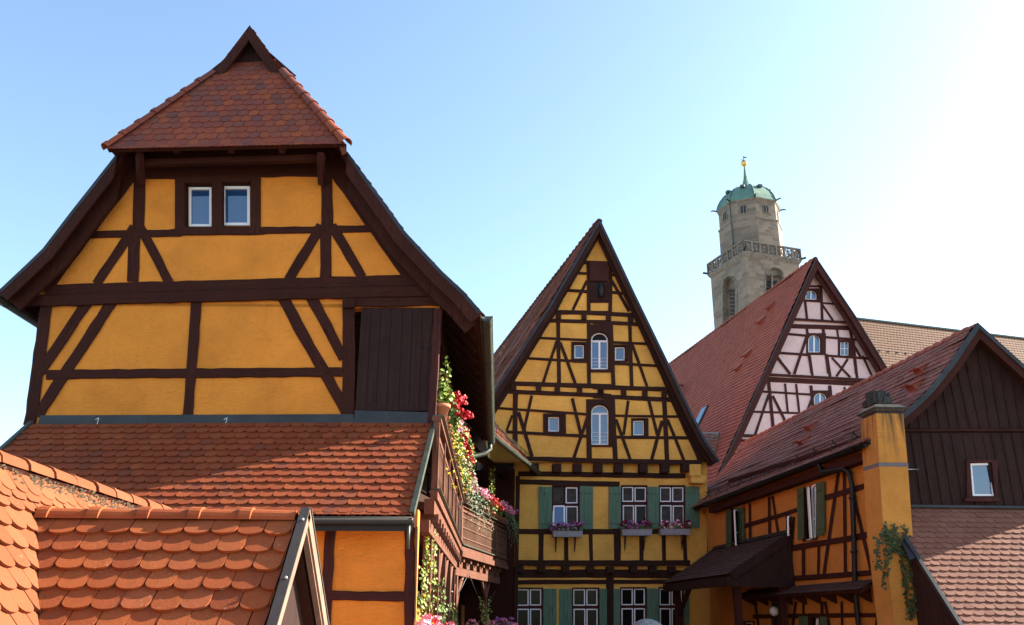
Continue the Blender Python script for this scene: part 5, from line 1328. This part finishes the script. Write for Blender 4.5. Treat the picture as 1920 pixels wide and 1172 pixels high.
# nave
r0 = at(1605, 598, 119); nd_ = V((math.cos(math.radians(17)), math.sin(math.radians(17)), 0)); nn = V((nd_.y, -nd_.x, 0))
cn = thing('church', V((r0.x+20, r0.y-6, 0)), 'long church nave with a huge pale weathered tiled roof under the bright sky', 'church')
s0 = r0-nd_*4.5; S_ = nd_*70
prof = [s0, s0+nn*11.5+V((0, 0, -19))]; prof2 = [s0, s0-nn*11.5+V((0, 0, -19))]
rf = MB(); roof_side(rf, prof, S_, M['tile_church'], M['timber'], .3, w=.55, e=.55, t=.03, n=3, lenf=1.15); rf.m(M['tile_church']); rf.hexa([prof2[0], prof2[1], prof2[1]+S_, prof2[0]+S_]+[p-V((0, 0, .3)) for p in (prof2[0], prof2[1], prof2[1]+S_, prof2[0]+S_)])
rf.m(M['zinc']); rf.bar(s0+V((0, 0, .05)), s0+S_+V((0, 0, .05)), .5, .25)
rf.m(M['tile_church'])
rN = rf.build('roof', cn)
sv = MB().m(M['louvre']); dN = (prof[1]-prof[0]).normalized(); nN = nd_.cross(dN); nN = nN if nN.z > 0 else -nN
for f_ in (.30,):
    for i in range(46):
        p = s0+(prof[1]-prof[0])*f_+nd_*(2+i*1.45); sv.box(p+nN*.10, nd_*.12, dN*.10, nN*.06)
sv.build('roof_vents', rN)
wl = MB().m(M['stone']); a = prof[1]+V((0, 0, .2)); c = prof2[1]+V((0, 0, .2)); a -= nn*.8; c += nn*.8
wl.add([a, a+S_, c+S_, c, gnd(a), gnd(a+S_), gnd(c+S_), gnd(c), s0-V((0, 0, .3)), s0+S_-V((0, 0, .3))], [(0, 1, 5, 4), (1, 2, 6, 5), (2, 3, 7, 6), (3, 0, 4, 7), (0, 8, 3), (1, 2, 9)]); wl.build('wall', cn)
# ============================================================ NEAR ROOF, bottom left
nr = thing('tiled_house', V((-4.6, 5.2, 0)), 'near building at lower left showing only its sunlit orange tiled roof and gabled dormer', 'house')
slp = math.tan(math.radians(57.8)); XR, ZR = -3.453, H+1.0
y0_, y1_ = 1.2, 9.75
Dm = V((1, 0, -slp)).normalized(); Um = V((0, 1, 0)); Nm = V((slp, 0, 1)).normalized()
O = V((XR, y0_, ZR)); Lm = y1_-y0_
rf = MB().m(M['timber']); D2 = V((-1, 0, -slp)).normalized()
for D, N in ((Dm, Nm), (D2, V((-slp, 0, 1)).normalized())):
    q = [O, O+D*3.0, O+D*3.0+Um*Lm, O+Um*Lm]; rf.prism(q, -N*.1)
rf.m(M['tile_sun'])
tile_field(rf, O+Dm*.02, Um, Dm, Nm, Lm, .26, w=.175, e=.26, t=.016, lenf=1.0, arc=.34, n=8)
tile_field(rf, O+Dm*.28, Um, Dm, Nm, Lm, 2.7, w=.175, e=.150, t=.019, arc=.36, n=8)
tile_field(rf, O, Um, D2, V((-slp, 0, 1)).normalized(), Lm, 3.0, w=.175, e=.150, t=.016, n=4)
roof = rf.build('roof', nr)
rt = MB().m(M['tile_sun']); ridge_tiles(rt, O+Um*Lm+V((0, 0, -.02)), O+V((0, 0, -.02)), .095, .36, col=1.03); rt.build('ridge_tiles', roof)
mo = MB().m(M['moss'])
for i in range(700):
    y = random.uniform(3.5, 9.7); s_ = random.uniform(.002, .007)
    if (y < 6.2 and random.random() < .8) or y > 9.2: continue
    p = V((XR+.085+random.uniform(-.01, .05), y, 0)); p.z = ZR-(p.x-XR)*slp+.05+random.uniform(0, .03)
    mo.box(p, (s_, random.uniform(-.01, .01), .005), (.003, s_*1.6, .004), (0, -.004, s_*.9))
mo.build('mossy_mortar', roof)['kind'] = 'stuff'
wl = MB().m(M['ochre']); e1 = O+Dm*2.75; e2 = O+D2*2.75
a, b_, c, d = e1, e1+Um*Lm, e2+Um*Lm, e2
t1_, t2_ = O+V((0, .1, -.15)), O+Um*(Lm-.1)+V((0, 0, -.15))
wl.add([a, b_, c, d, gnd(a), gnd(b_), gnd(c), gnd(d), t1_, t2_], [(0, 1, 5, 4), (2, 3, 7, 6), (1, 2, 6, 5), (3, 0, 4, 7), (0, 8, 3), (1, 2, 9)]); wl.build('wall', nr)
# dormer
ZD = H+.658; YD = 6.1; X0, X1 = -3.23, -1.44
Ud = V((1, 0, 0)); Df = V((0, -.58, -.70)).normalized(); Db = V((0, .85, -.70)).normalized(); Nf = Ud.cross(Df); Nf = Nf if Nf.z > 0 else -Nf; Nb = Ud.cross(Db); Nb = Nb if Nb.z > 0 else -Nb
Od = V((X0, YD, ZD)); LU = X1-X0; LD = 1.9
dmr = MB().m(M['timber'])
def val(d, D): return (-D.z*d)/slp
for D, N in ((Df, Nf), (Db, Nb)):
    q = [Od, Od+Ud*LU, Od+Ud*LU+D*LD, Od+D*LD+Ud*val(LD, D)]; dmr.prism(q, -N*.07)
    dmr.m(M['tile_near'])
    # under the ridge tiles the first course
    tile_field(dmr, Od+D*.06, Ud, D, N, LU, LD-.06, w=.178, e=.154, t=.021, lift=1.55, arc=.34, n=10, poly=[(val(.06, D)+.02, 0), (LU, 0), (LU, LD-.06), (val(LD, D)+.02, LD-.06)])
    dmr.m(M['timber'])
dor = dmr.build('dormer', nr)
rt = MB().m(M['tile_near']); ridge_tiles(rt, Od+Ud*(LU-.03)+V((0, 0, -.015)), Od+Ud*.06+V((0, 0, -.015)), .075, .325, n=9); rt.build('ridge_tiles', dor)
ml = MB().m(M['moss'])
for i in range(70):
    p = Od+Ud*random.uniform(.2, .34)+Df*random.uniform(.7, .95)+Nf*.02; p = Od+Df*random.uniform(.72, .93)+Ud*(random.uniform(.0, .09))+Nf*random.uniform(.0, .03); p = p+Ud*val((p-Od).dot(Df), Df); s_ = random.uniform(.002, .006)
    ml.box(p, (s_, .004, 0), (0, s_, .004), (.003, 0, s_))
ml.build('moss', dor)['kind'] = 'stuff'
vl = MB().m(M['lead']); 
for D, N in ((Df, Nf), (Db, Nb)): vl.bar(Od+Ud*.0+N*.0, Od+D*LD+Ud*(val(LD, D)), .06, .03, up=N)
vl.build('valley_flashing', dor)
bg = MB()
for D, N, s in ((Df, Nf, 1), (Db, Nb, -1)):
    a = Od+Ud*(LU+.02)+N*.045; c = a+D*(LD+.05); a = a+V((0, 0, .0))-D*.02
    bg.m(M['lead'] if False else M['fascia_top']); bg.hexa([a, c, c+Ud*.062, a+Ud*.062, a+N*.012, c+N*.012, c+Ud*.062+N*.012, a+Ud*.062+N*.012])
    bg.m(M['fascia']); bg.hexa([a-N*.085, c-N*.085, c-N*.085+Ud*.054, a-N*.085+Ud*.054, a-N*.002, c-N*.002, c-N*.002+Ud*.054, a-N*.002+Ud*.054])
    bg.hexa([a-N*.105, c-N*.105, c-N*.105+Ud*.04, a-N*.105+Ud*.04, a-N*.085, c-N*.085, c-N*.085+Ud*.04, a-N*.085+Ud*.04])
    bg.m(M['steel'])
    for t in (.12, .62, 1.1): bg.lathe(a+D*t+Ud*.035+N*.012, [(.012, 0), (.010, .012), (.001, .016)], 8, ax=N)
bg.build('bargeboard', dor)
gp_ = MB().m(M['board']); gx_ = X1-.07
gp_.prism([V((gx_, YD, ZD-.1)), V((gx_, YD, ZD-.1))+Df*1.9, V((gx_, YD, ZD-.1))+Db*1.9], V((-.05, 0, 0)))
gp_.m(M['fascia'])
gp_.hexa([V((gx_+.01, 5.63, H-.6)), V((gx_+.06, 5.63, H-.6)), V((gx_+.06, 5.68, H-.6)), V((gx_+.01, 5.68, H-.6)), V((gx_+.01, 5.63, H+.05)), V((gx_+.06, 5.63, H+.05)), V((gx_+.06, 5.68, H+.05)), V((gx_+.01, 5.68, H+.05))])
gp_.build('gable_panel', dor)
# ============================================================ PLANTS
def petal(mb, c, n, s):
    n = n.normalized(); x = n.orthogonal().normalized(); x = Matrix.Rotation(random.uniform(0, 6.3), 3, n) @ x; y = n.cross(x)
    mb.add([c-x*s*.5, c-y*s*.45+n*s*.12, c+x*s*.5, c+y*s*.5+n*s*.1], [(0, 1, 2, 3)])
def rnd3(): 
    while 1:
        v = V((random.uniform(-1, 1), random.uniform(-1, 1), random.uniform(-1, 1)))
        if .05 < v.length < 1: return v
def head(mb, c, r, n=20, ps=.034):
    for _ in range(n):
        d = rnd3().normalized(); d.z = abs(d.z)*.8-.25 if random.random() < .8 else d.z
        petal(mb, c+d*r*random.uniform(.75, 1.05), d+rnd3()*.4, ps*random.uniform(.8, 1.25))
def leaves(mb, c, rx, ry, rz, n, s):
    for _ in range(n):
        d = rnd3(); d = d*(.45+.55*random.random())/max(.35, d.length)*.9
        petal(mb, c+V((d.x*rx, d.y*ry, d.z*rz)), d+V((0, 0, .5))+rnd3()*.5, s*random.uniform(.6, 1.35))
def trail(mb, c, drop, n, s, spread=.08, out=V((0, 0, 0))):
    for k in range(max(3, n//16)):
        b0 = c+V((random.uniform(-spread, spread), random.uniform(-spread, spread), 0)); L = drop*random.uniform(.55, 1.05)
        for i in range(16):
            t = i/15; p = b0+out*math.sin(t*1.6)+V((random.uniform(-.02, .02), random.uniform(-.02, .02), .05-L*t)); petal(mb, p+rnd3()*.015, rnd3()+V((.6, -.6, .3)), s*(1.15-.5*t)*random.uniform(.7, 1.2))
def pot(mb, p, r=.10, h=.17):
    mb.m(M['terracotta']); mb.lathe(p, [(r*.66, 0), (r*.95, h*.78), (r*.97, h*.78), (r*1.12, h*.78), (r*1.12, h), (r*.98, h), (r*.95, h*.9), (.005, h*.9)], 14)
def plant(p, label, petals, leaf='leaf', sz=1.0, heads=9, nl=80, tr=0.0, trl=None, out=V((0, 0, 0)), hang=None, group=None, potr=.10, tall=0.0, cat='potted plant', name='potted_plant', pot_=True):
    t = thing(name, p, label, cat, group); top = p
    if pot_:
        m = MB(); pot(m, p, potr, potr*1.75); m.build('pot', t); top = p+V((0, 0, potr*1.75))
    f = MB().m(M[leaf]); leaves(f, top+V((0, 0, .12*sz))+out*.5, .17*sz, .17*sz, .15*sz, nl, .065*sz)
    if tr: 
        f.m(M[trl or leaf]); trail(f, top+out*1.2+V((0, 0, .02)), tr, int(60*tr/.4), .05, .13, out)
    if tall:
        f.m(M[leaf])
        for k in range(5):
            b0 = top+V((random.uniform(-.07, .07), random.uniform(-.1, .1), 0)); hh = tall*random.uniform(.6, 1)
            for i in range(22): petal(f, b0+V((random.uniform(-.05, .05), random.uniform(-.06, .06), hh*i/21)), rnd3()+V((.4, -.4, .4)), .06*random.uniform(.7, 1.3))
    f.build('foliage', t)
    if petals:
        h_ = MB()
        for i in range(int(heads*1.6)):
            h_.m(M[petals if isinstance(petals, str) else random.choice(petals)])
            d = rnd3(); d.z = abs(d.z)
            c = top+out+V((d.x*.20*sz, d.y*.22*sz, .10*sz+d.z*.22*sz))
            if hang: c = top+out+V((d.x*.16, d.y*.16, random.uniform(-hang, .12)))
            if tall and random.random() < .6: c = top+V((random.uniform(-.07, .07), random.uniform(-.09, .09), random.uniform(.1, tall)))
            head(h_, c, .052*sz if not (hang or tall) else .02, 22 if not (hang or tall) else 6, .036*sz)
        h_.build('flowers', t)
    return t
GRP = 'flower pots along the gallery railing of the large house'
ox = V((.16, 0, .0))
def rp_(y): return gp(y, H+2.68+.055, .03)
row = [(12.62, 'lime green bushy plant in the large terracotta pot on the railing beside the boarded corner', None, dict(leaf='leaf_y', sz=1.25, nl=150, tall=.75, potr=.13)),
 (13.15, 'deep red geranium right behind the large terracotta pot', 'red', dict(sz=1.15, heads=13)),
 (13.75, 'tallest deep red geranium on the near railing, above the yellow trailing flowers', 'red', dict(sz=1.25, heads=16)),
 (14.35, 'lime trailing plant with yellow flowers hanging over the near railing', 'yflower', dict(leaf='leaf_y', tr=.85, hang=.75, heads=15, nl=90)),
 (14.95, 'single soft pink geranium between red ones above the gutter pipe', 'palepink', dict(sz=1.1, heads=9)),
 (15.6, 'crimson geranium in front of the pale gutter pipe elbow', 'red', dict(sz=1.15, heads=13)),
 (16.3, 'yellow flowering trailing plant near the middle of the railing', 'yflower', dict(leaf='leaf_y', tr=.8, hang=.65, heads=10, nl=90)),
 (17.0, 'crimson geranium just below the pale gutter pipe', 'red', dict(sz=1.2, heads=14)),
 (17.8, 'grey-green trailing plant hanging below the gutter pipe', 'palepink', dict(leaf='leaf_g', tr=.95, heads=4, nl=60)),
 (18.6, 'large crimson geranium in the far half of the near railing', 'red', dict(sz=1.25, heads=15)),
 (19.4, 'pale yellow-green bushy plant above the black downpipe', 'yflower', dict(leaf='leaf_y', heads=10, hang=.3, nl=110, tr=.4)),
 (20.2, 'red geranium above the black downpipe', 'red', dict(sz=1.2, heads=13)),
 (21.0, 'pink geranium at the bend of the railing', 'rose', dict(sz=1.25, heads=13)),
 (21.5, 'grey-green trailing plant at the bend of the railing', None, dict(leaf='leaf_g', tr=.95, nl=70))]
for y, lab, pet, kw in row: plant(rp_(y), lab, pet, out=ox if not kw.get('tall') else V((0, 0, 0)), group=GRP, **kw)
GRP2 = 'flower pots along the gallery railing of the low wing'
def wr(t): return wp(t, H+2.63+.055, .03)
oy = nR_*.14
row2 = [(.30, 'pink geranium first on the wing railing', ['rose', 'palepink'], dict(sz=1.25, heads=11)), (.75, 'long grey-green trailing plant hanging down the left of the wing railing', None, dict(leaf='leaf_g', tr=.9, nl=70)),
 (1.25, 'bright pink geranium left of the scarlet ones on the wing railing', ['rose', 'palepink'], dict(sz=1.3, heads=13)), (1.75, 'grey-green trailing plant in the middle of the wing railing', None, dict(leaf='leaf_g', tr=.95, nl=70)),
 (2.25, 'mixed pink and red geranium beside the middle trailing plant', ['rose', 'red'], dict(sz=1.2, heads=11)), (2.75, 'scarlet geranium whose orange pot shows left of the climbing plant', 'scarlet', dict(sz=1.15, heads=12)), (3.2, 'scarlet geranium under the tall climbing plant', ['scarlet', 'red'], dict(sz=1.1, heads=11)),
 (3.65, 'tall lime climbing plant with yellow flowers beside the gallery post', 'yflower', dict(leaf='leaf_y', tall=1.35, heads=12, nl=80)), (4.1, 'low red geranium right of the climbing plant', ['red', 'scarlet'], dict(sz=1.0, heads=9)),
 (4.55, 'large bright pink geranium near the far end of the wing railing', ['rose', 'palepink'], dict(sz=1.35, heads=14)), (5.1, 'last sunlit pink geranium on the wing railing', 'rose', dict(sz=1.2, heads=11)), (5.45, 'grey-green trailing plant at the far end of the wing railing', None, dict(leaf='leaf_g', tr=1.0, nl=60)),
 (5.75, 'shaded violet and wine-red flowers at the dark end of the wing railing', ['violet', 'wine', 'wine'], dict(sz=1.35, heads=12, tr=.5))]
for t, lab, pet, kw in row2: plant(wr(t), lab, pet, out=oy if not kw.get('tall') else V((0, 0, 0)), group=GRP2, **kw)
# climbing vines under the gallery
def vine(name, label, strands, leaf, flow, nf, cat='climbing plant', group=None, fs=.04):
    p0 = strands[0][-1]; t = thing(name, gnd(p0), label, cat, group); f = MB(); h_ = MB()
    for s in strands:
        f.m(M['slat']); f.tube(s, .006, 4); f.m(M[leaf])
        for a, b in zip(s[:-1], s[1:]):
            L = (b-a).length
            for i in range(int(L*90)):
                q_ = a.lerp(b, random.random()); g = max(0, min(1, (H+1.3-q_.z)/1.3)); r_ = .03+.13*g*random.random()
                petal(f, q_+rnd3()*r_, rnd3()+V((.7, -.6, .3)), .05*random.uniform(.6, 1.4))
        if flow:
            for i in range(nf):
                h_.m(M[flow]); q_ = s[0].lerp(s[-1], random.random()**.7); head(h_, q_+V((.03, -.05, 0))+rnd3()*.09, .02, 7, fs)
    f.build('foliage', t)
    if flow: h_.build('flowers', t)
vine('climbing_vine', 'yellow-flowered vine climbing the first gallery posts beside the ochre wall', [[at(800, 965, 13), at(801, 1060, 13), at(797, 1175, 13), gnd(at(797, 1175, 13))], [at(813, 985, 13.4), at(814, 1080, 13.4), at(808, 1175, 13.4), gnd(at(808, 1175, 13.4))], [at(791, 1070, 12.8), at(790, 1175, 12.8), gnd(at(790, 1175, 12.8))]], 'leaf_y', 'yflower', 16)
vine('climbing_vine', 'green leafy vine on the gallery post just left of the black downpipe', [[at(826, 1085, 15.2), at(828, 1175, 15.2), gnd(at(828, 1175, 15.2))], [at(834, 1120, 15.6), at(834, 1175, 15.6), gnd(at(834, 1175, 15.6))]], 'leaf', 'yflower', 2)
vine('climbing_vine', 'small yellow-flowered vine right of the black downpipe', [[at(846, 1135, 20.5), at(850, 1155, 20.3), at(856, 1178, 20.0), gnd(at(856, 1178, 20.0))]], 'leaf_y', 'yflower', 8)
vine('climbing_vine', 'vine growing up the fan-braced gallery post of the wing', [[at(899, 1122, 23.6), at(905, 1145, 23.6), at(908, 1178, 23.6), gnd(at(908, 1178, 23.6))], [at(919, 1125, 23.9), at(914, 1150, 23.9), gnd(at(912, 1170, 23.9))]], 'leaf_y', 'yflower', 3)
plant(at(790, 1186, 12.6)+V((0, 0, -.46)), 'pale pink petunias at the bottom edge below the yellow vine', ['palepink', 'rose', 'palepink'], sz=1.3, heads=18, potr=.15, cat='flowers', name='potted_flowers')
plant(at(812, 1187, 12.9)+V((0, 0, -.46)), 'second clump of pale pink petunias, with one orange bloom behind it', ['palepink', 'palepink', 'scarlet'], sz=1.25, heads=16, potr=.15, cat='flowers', name='potted_flowers')
plant(at(836, 1190, 13.3)+V((0, 0, -.46)), 'red and pink petunias beside the foot of the downpipe', ['red', 'rose', 'palepink'], sz=1.25, heads=15, potr=.15, cat='flowers', name='potted_flowers')
plant(at(887, 1176, 22.5)+V((0, 0, -.42)), 'faint pink blooms at the bottom edge under the wing gallery', ['rose'], sz=1.1, heads=7, potr=.15, cat='flowers', name='potted_flowers')
for x, lab in ((921, 'violet-pink petunias left of the pair by the centre house post'), (938, 'violet-pink petunias in the middle by the centre house post'), (953, 'violet-pink petunias touching the centre house post')):
    plant(at(x, 1178+(938-x)*.15, 24.6)+V((0, 0, -.42)), lab, ['violet', 'rose', 'violet'], sz=1.3, heads=12, potr=.15, group='petunias by the centre house', cat='flowers', name='potted_flowers')
# window boxes of the centre house
def wbox(x0, y0, x1, y1, lab, pet):
    a, b = z5(x0, y0), z5(x1, y1); c3 = C.pt((a[0]+b[0])/2, b[1], om+.2)
    t = thing('window_box', c3, lab, 'flower box', 'flower boxes under the upper windows')
    m = MB().m(M['planter']); P_ = [C.pt(a[0], a[1], om+.36), C.pt(b[0], a[1], om+.36), C.pt(b[0]-1, b[1], om+.32), C.pt(a[0]+1, b[1], om+.32)]
    Bk = [p-C.n*.26 for p in P_]; m.hexa(P_+Bk)
    m.m(M['iron'])
    for f_ in (.12, .78):
        s_ = P_[3].lerp(P_[2], f_); w_ = s_-C.n*.27+V((0, 0, -.01)); m.bar(w_, s_+V((0, 0, -.015)), .03, .02); m.bar(w_, w_+V((0, 0, -.42)), .03, .02, up=C.u); m.bar(w_+V((0, 0, -.38)), s_+C.n*-.05+V((0, 0, -.02)), .025, .02)
    m.build('box', t)
    f = MB().m(M['leaf']); h_ = MB(); W_ = (P_[1]-P_[0])
    for i in range(9):
        c = P_[0]+W_*((i+.5)/9)-C.n*.12; leaves(f, c+V((0, 0, .06)), .14, .14, .14, 30, .08)
        for k in range(6):
            h_.m(M[pet[0] if .25 < (i+.5)/9 < .7 and random.random() < .6 else random.choice(pet)]); head(h_, c+V((random.uniform(-.1, .1), 0, random.uniform(.02, .26)))+C.n*random.uniform(-.05, .12), .055, 14, .05)
    trail(f, P_[0]+W_*.55+V((0, 0, .02)), .35, 60, .06, .15); f.build('foliage', t); h_.build('flowers', t)
wbox(455, 585, 642, 621, 'white window box with violet and wine petunias under the window with the tilted sash', ['violet', 'wine', 'wine', 'violet'])
wbox(889, 574, 1076, 612, 'white window box with a pale violet clump among dark red flowers, middle of the three', ['violet', 'wine', 'wine', 'wine'])
wbox(1128, 571, 1313, 609, 'white window box with pale pink geraniums among dark red flowers, rightmost of the three', ['palepink', 'wine', 'wine', 'wine'])
# ivy on the chimney
iv = thing('ivy', gnd(CF.pt(1700, 1172)), 'dark ivy hanging in strands over the lower yellow chimney', 'ivy')
f = MB()
I = lambda *pts: [CF.pt(*zq(x, y), .03) for x, y in pts]
strands = [I((705, 510), (690, 570), (660, 620), (648, 700), (650, 800)), I((700, 530), (730, 590), (745, 660), (712, 730), (695, 810), (688, 930)), I((690, 560), (760, 620), (800, 690), (822, 760), (832, 880), (850, 1010), (866, 1140)), I((770, 560), (800, 640), (860, 760), (872, 850), (905, 930), (890, 1050), (868, 1140)), I((815, 515), (840, 560), (838, 590)), I((770, 515), (765, 560), (750, 600))]
for s in strands:
    f.m(M['slat']); f.tube(s, .008, 4); f.m(M['ivy'])
    for a, b in zip(s[:-1], s[1:]):
        for i in range(int((b-a).length*95)):
            q_ = a.lerp(b, random.random())+CF.u*random.gauss(0, .035)+V((0, 0, random.gauss(0, .03)))-CF.n*0+CF.n*random.uniform(0, .05); petal(f, q_, CF.n+rnd3()*.7, .062*random.uniform(.6, 1.3))
for i in range(120):
    q_ = CF.pt(*zq(random.gauss(745, 38), random.gauss(625, 42)), random.uniform(.02, .09)); petal(f, q_, CF.n+rnd3()*.7, .066*random.uniform(.6, 1.3))
f.build('foliage', iv)
# ============================================================ small stone dome at the bottom edge
ps_ = at(1213, 1160, 16.5); R_ = .38
sp_ = thing('stone_pillar', V((ps_.x, ps_.y, 0)), 'rounded mottled grey stone top rising at the bottom edge before the dark ground-floor windows', 'pillar')
m = MB().m(M['granite']); cz = ps_-V((0, 0, R_)); m.lathe(cz, [(.02, -R_*1.0)]+[(R_*math.sin(math.pi*i/16), -R_*math.cos(math.pi*i/16)) for i in range(2, 16)]+[(.004, R_)], 28); m.build('ball', sp_)
m = MB().m(M['granite']); m.lathe(V((ps_.x, ps_.y, 0)), [(.34, 0), (.34, .2), (.29, .25), (.25, cz.z-R_-.15), (.32, cz.z-R_-.08), (.32, cz.z-R_), (.1, cz.z-R_+.03)], 20); m.build('shaft', sp_)
# ============================================================ ground
g = MB().m(M['cobble']); g.add([(-1500, -1500, 0), (1500, -1500, 0), (1500, 1500, 0), (-1500, 1500, 0)], [(0, 1, 2, 3)])
go = g.build('ground'); go['kind'] = 'structure'
# ============================================================ light, sky, camera
SUN_AZ, SUN_EL = 18.5, 28.0
a, e = math.radians(SUN_AZ), math.radians(SUN_EL)
sv_ = V((math.cos(a)*math.cos(e), math.sin(a)*math.cos(e), math.sin(e)))
sd_ = bpy.data.lights.new('sun', 'SUN'); sd_.energy = 5.0; sd_.angle = math.radians(.5); sd_.color = (1, .90, .76)
so_ = bpy.data.objects.new('sun', sd_); COL.objects.link(so_); so_.rotation_euler = (-sv_).to_track_quat('-Z', 'Y').to_euler(); so_.location = (60, 20, 60)
w = bpy.data.worlds.new('World'); bpy.context.scene.world = w; w.use_nodes = True
nt = w.node_tree; bgn = nt.nodes['Background']; sk = nt.nodes.new('ShaderNodeTexSky'); sk.sky_type = 'NISHITA'; sk.sun_disc = False
sk.sun_elevation = e; sk.sun_rotation = math.pi/2-a; sk.air_density = 1.0; sk.dust_density = 1.3; sk.ozone_density = 1.5; sk.altitude = 400
tn_ = nt.nodes.new('ShaderNodeMix'); tn_.data_type = 'RGBA'; tn_.blend_type = 'MULTIPLY'; tn_.inputs[0].default_value = 1; tn_.inputs[7].default_value = (1.0, 1.015, .97, 1); nt.links.new(sk.outputs[0], tn_.inputs[6]); nt.links.new(tn_.outputs[2], bgn.inputs[0]); bgn.inputs[1].default_value = .10
sc = bpy.context.scene
sc.view_settings.view_transform = 'Standard'; sc.view_settings.look = 'None'; sc.view_settings.exposure = 2.0; sc.view_settings.gamma = 1
cd = bpy.data.cameras.new('camera'); co_ = bpy.data.objects.new('camera', cd); COL.objects.link(co_)
cd.sensor_fit = 'HORIZONTAL'; cd.sensor_width = 36; cd.lens = F*36/1920; cd.clip_start = .05; cd.clip_end = 5000
co_.matrix_world = Matrix.Translation(EYE) @ (Matrix.Rotation(math.pi/2+PITCH, 4, 'X') @ Matrix.Rotation(ROLL, 4, 'Z'))
sc.camera = co_
sc.render.resolution_x = 1024; sc.render.resolution_y = 625
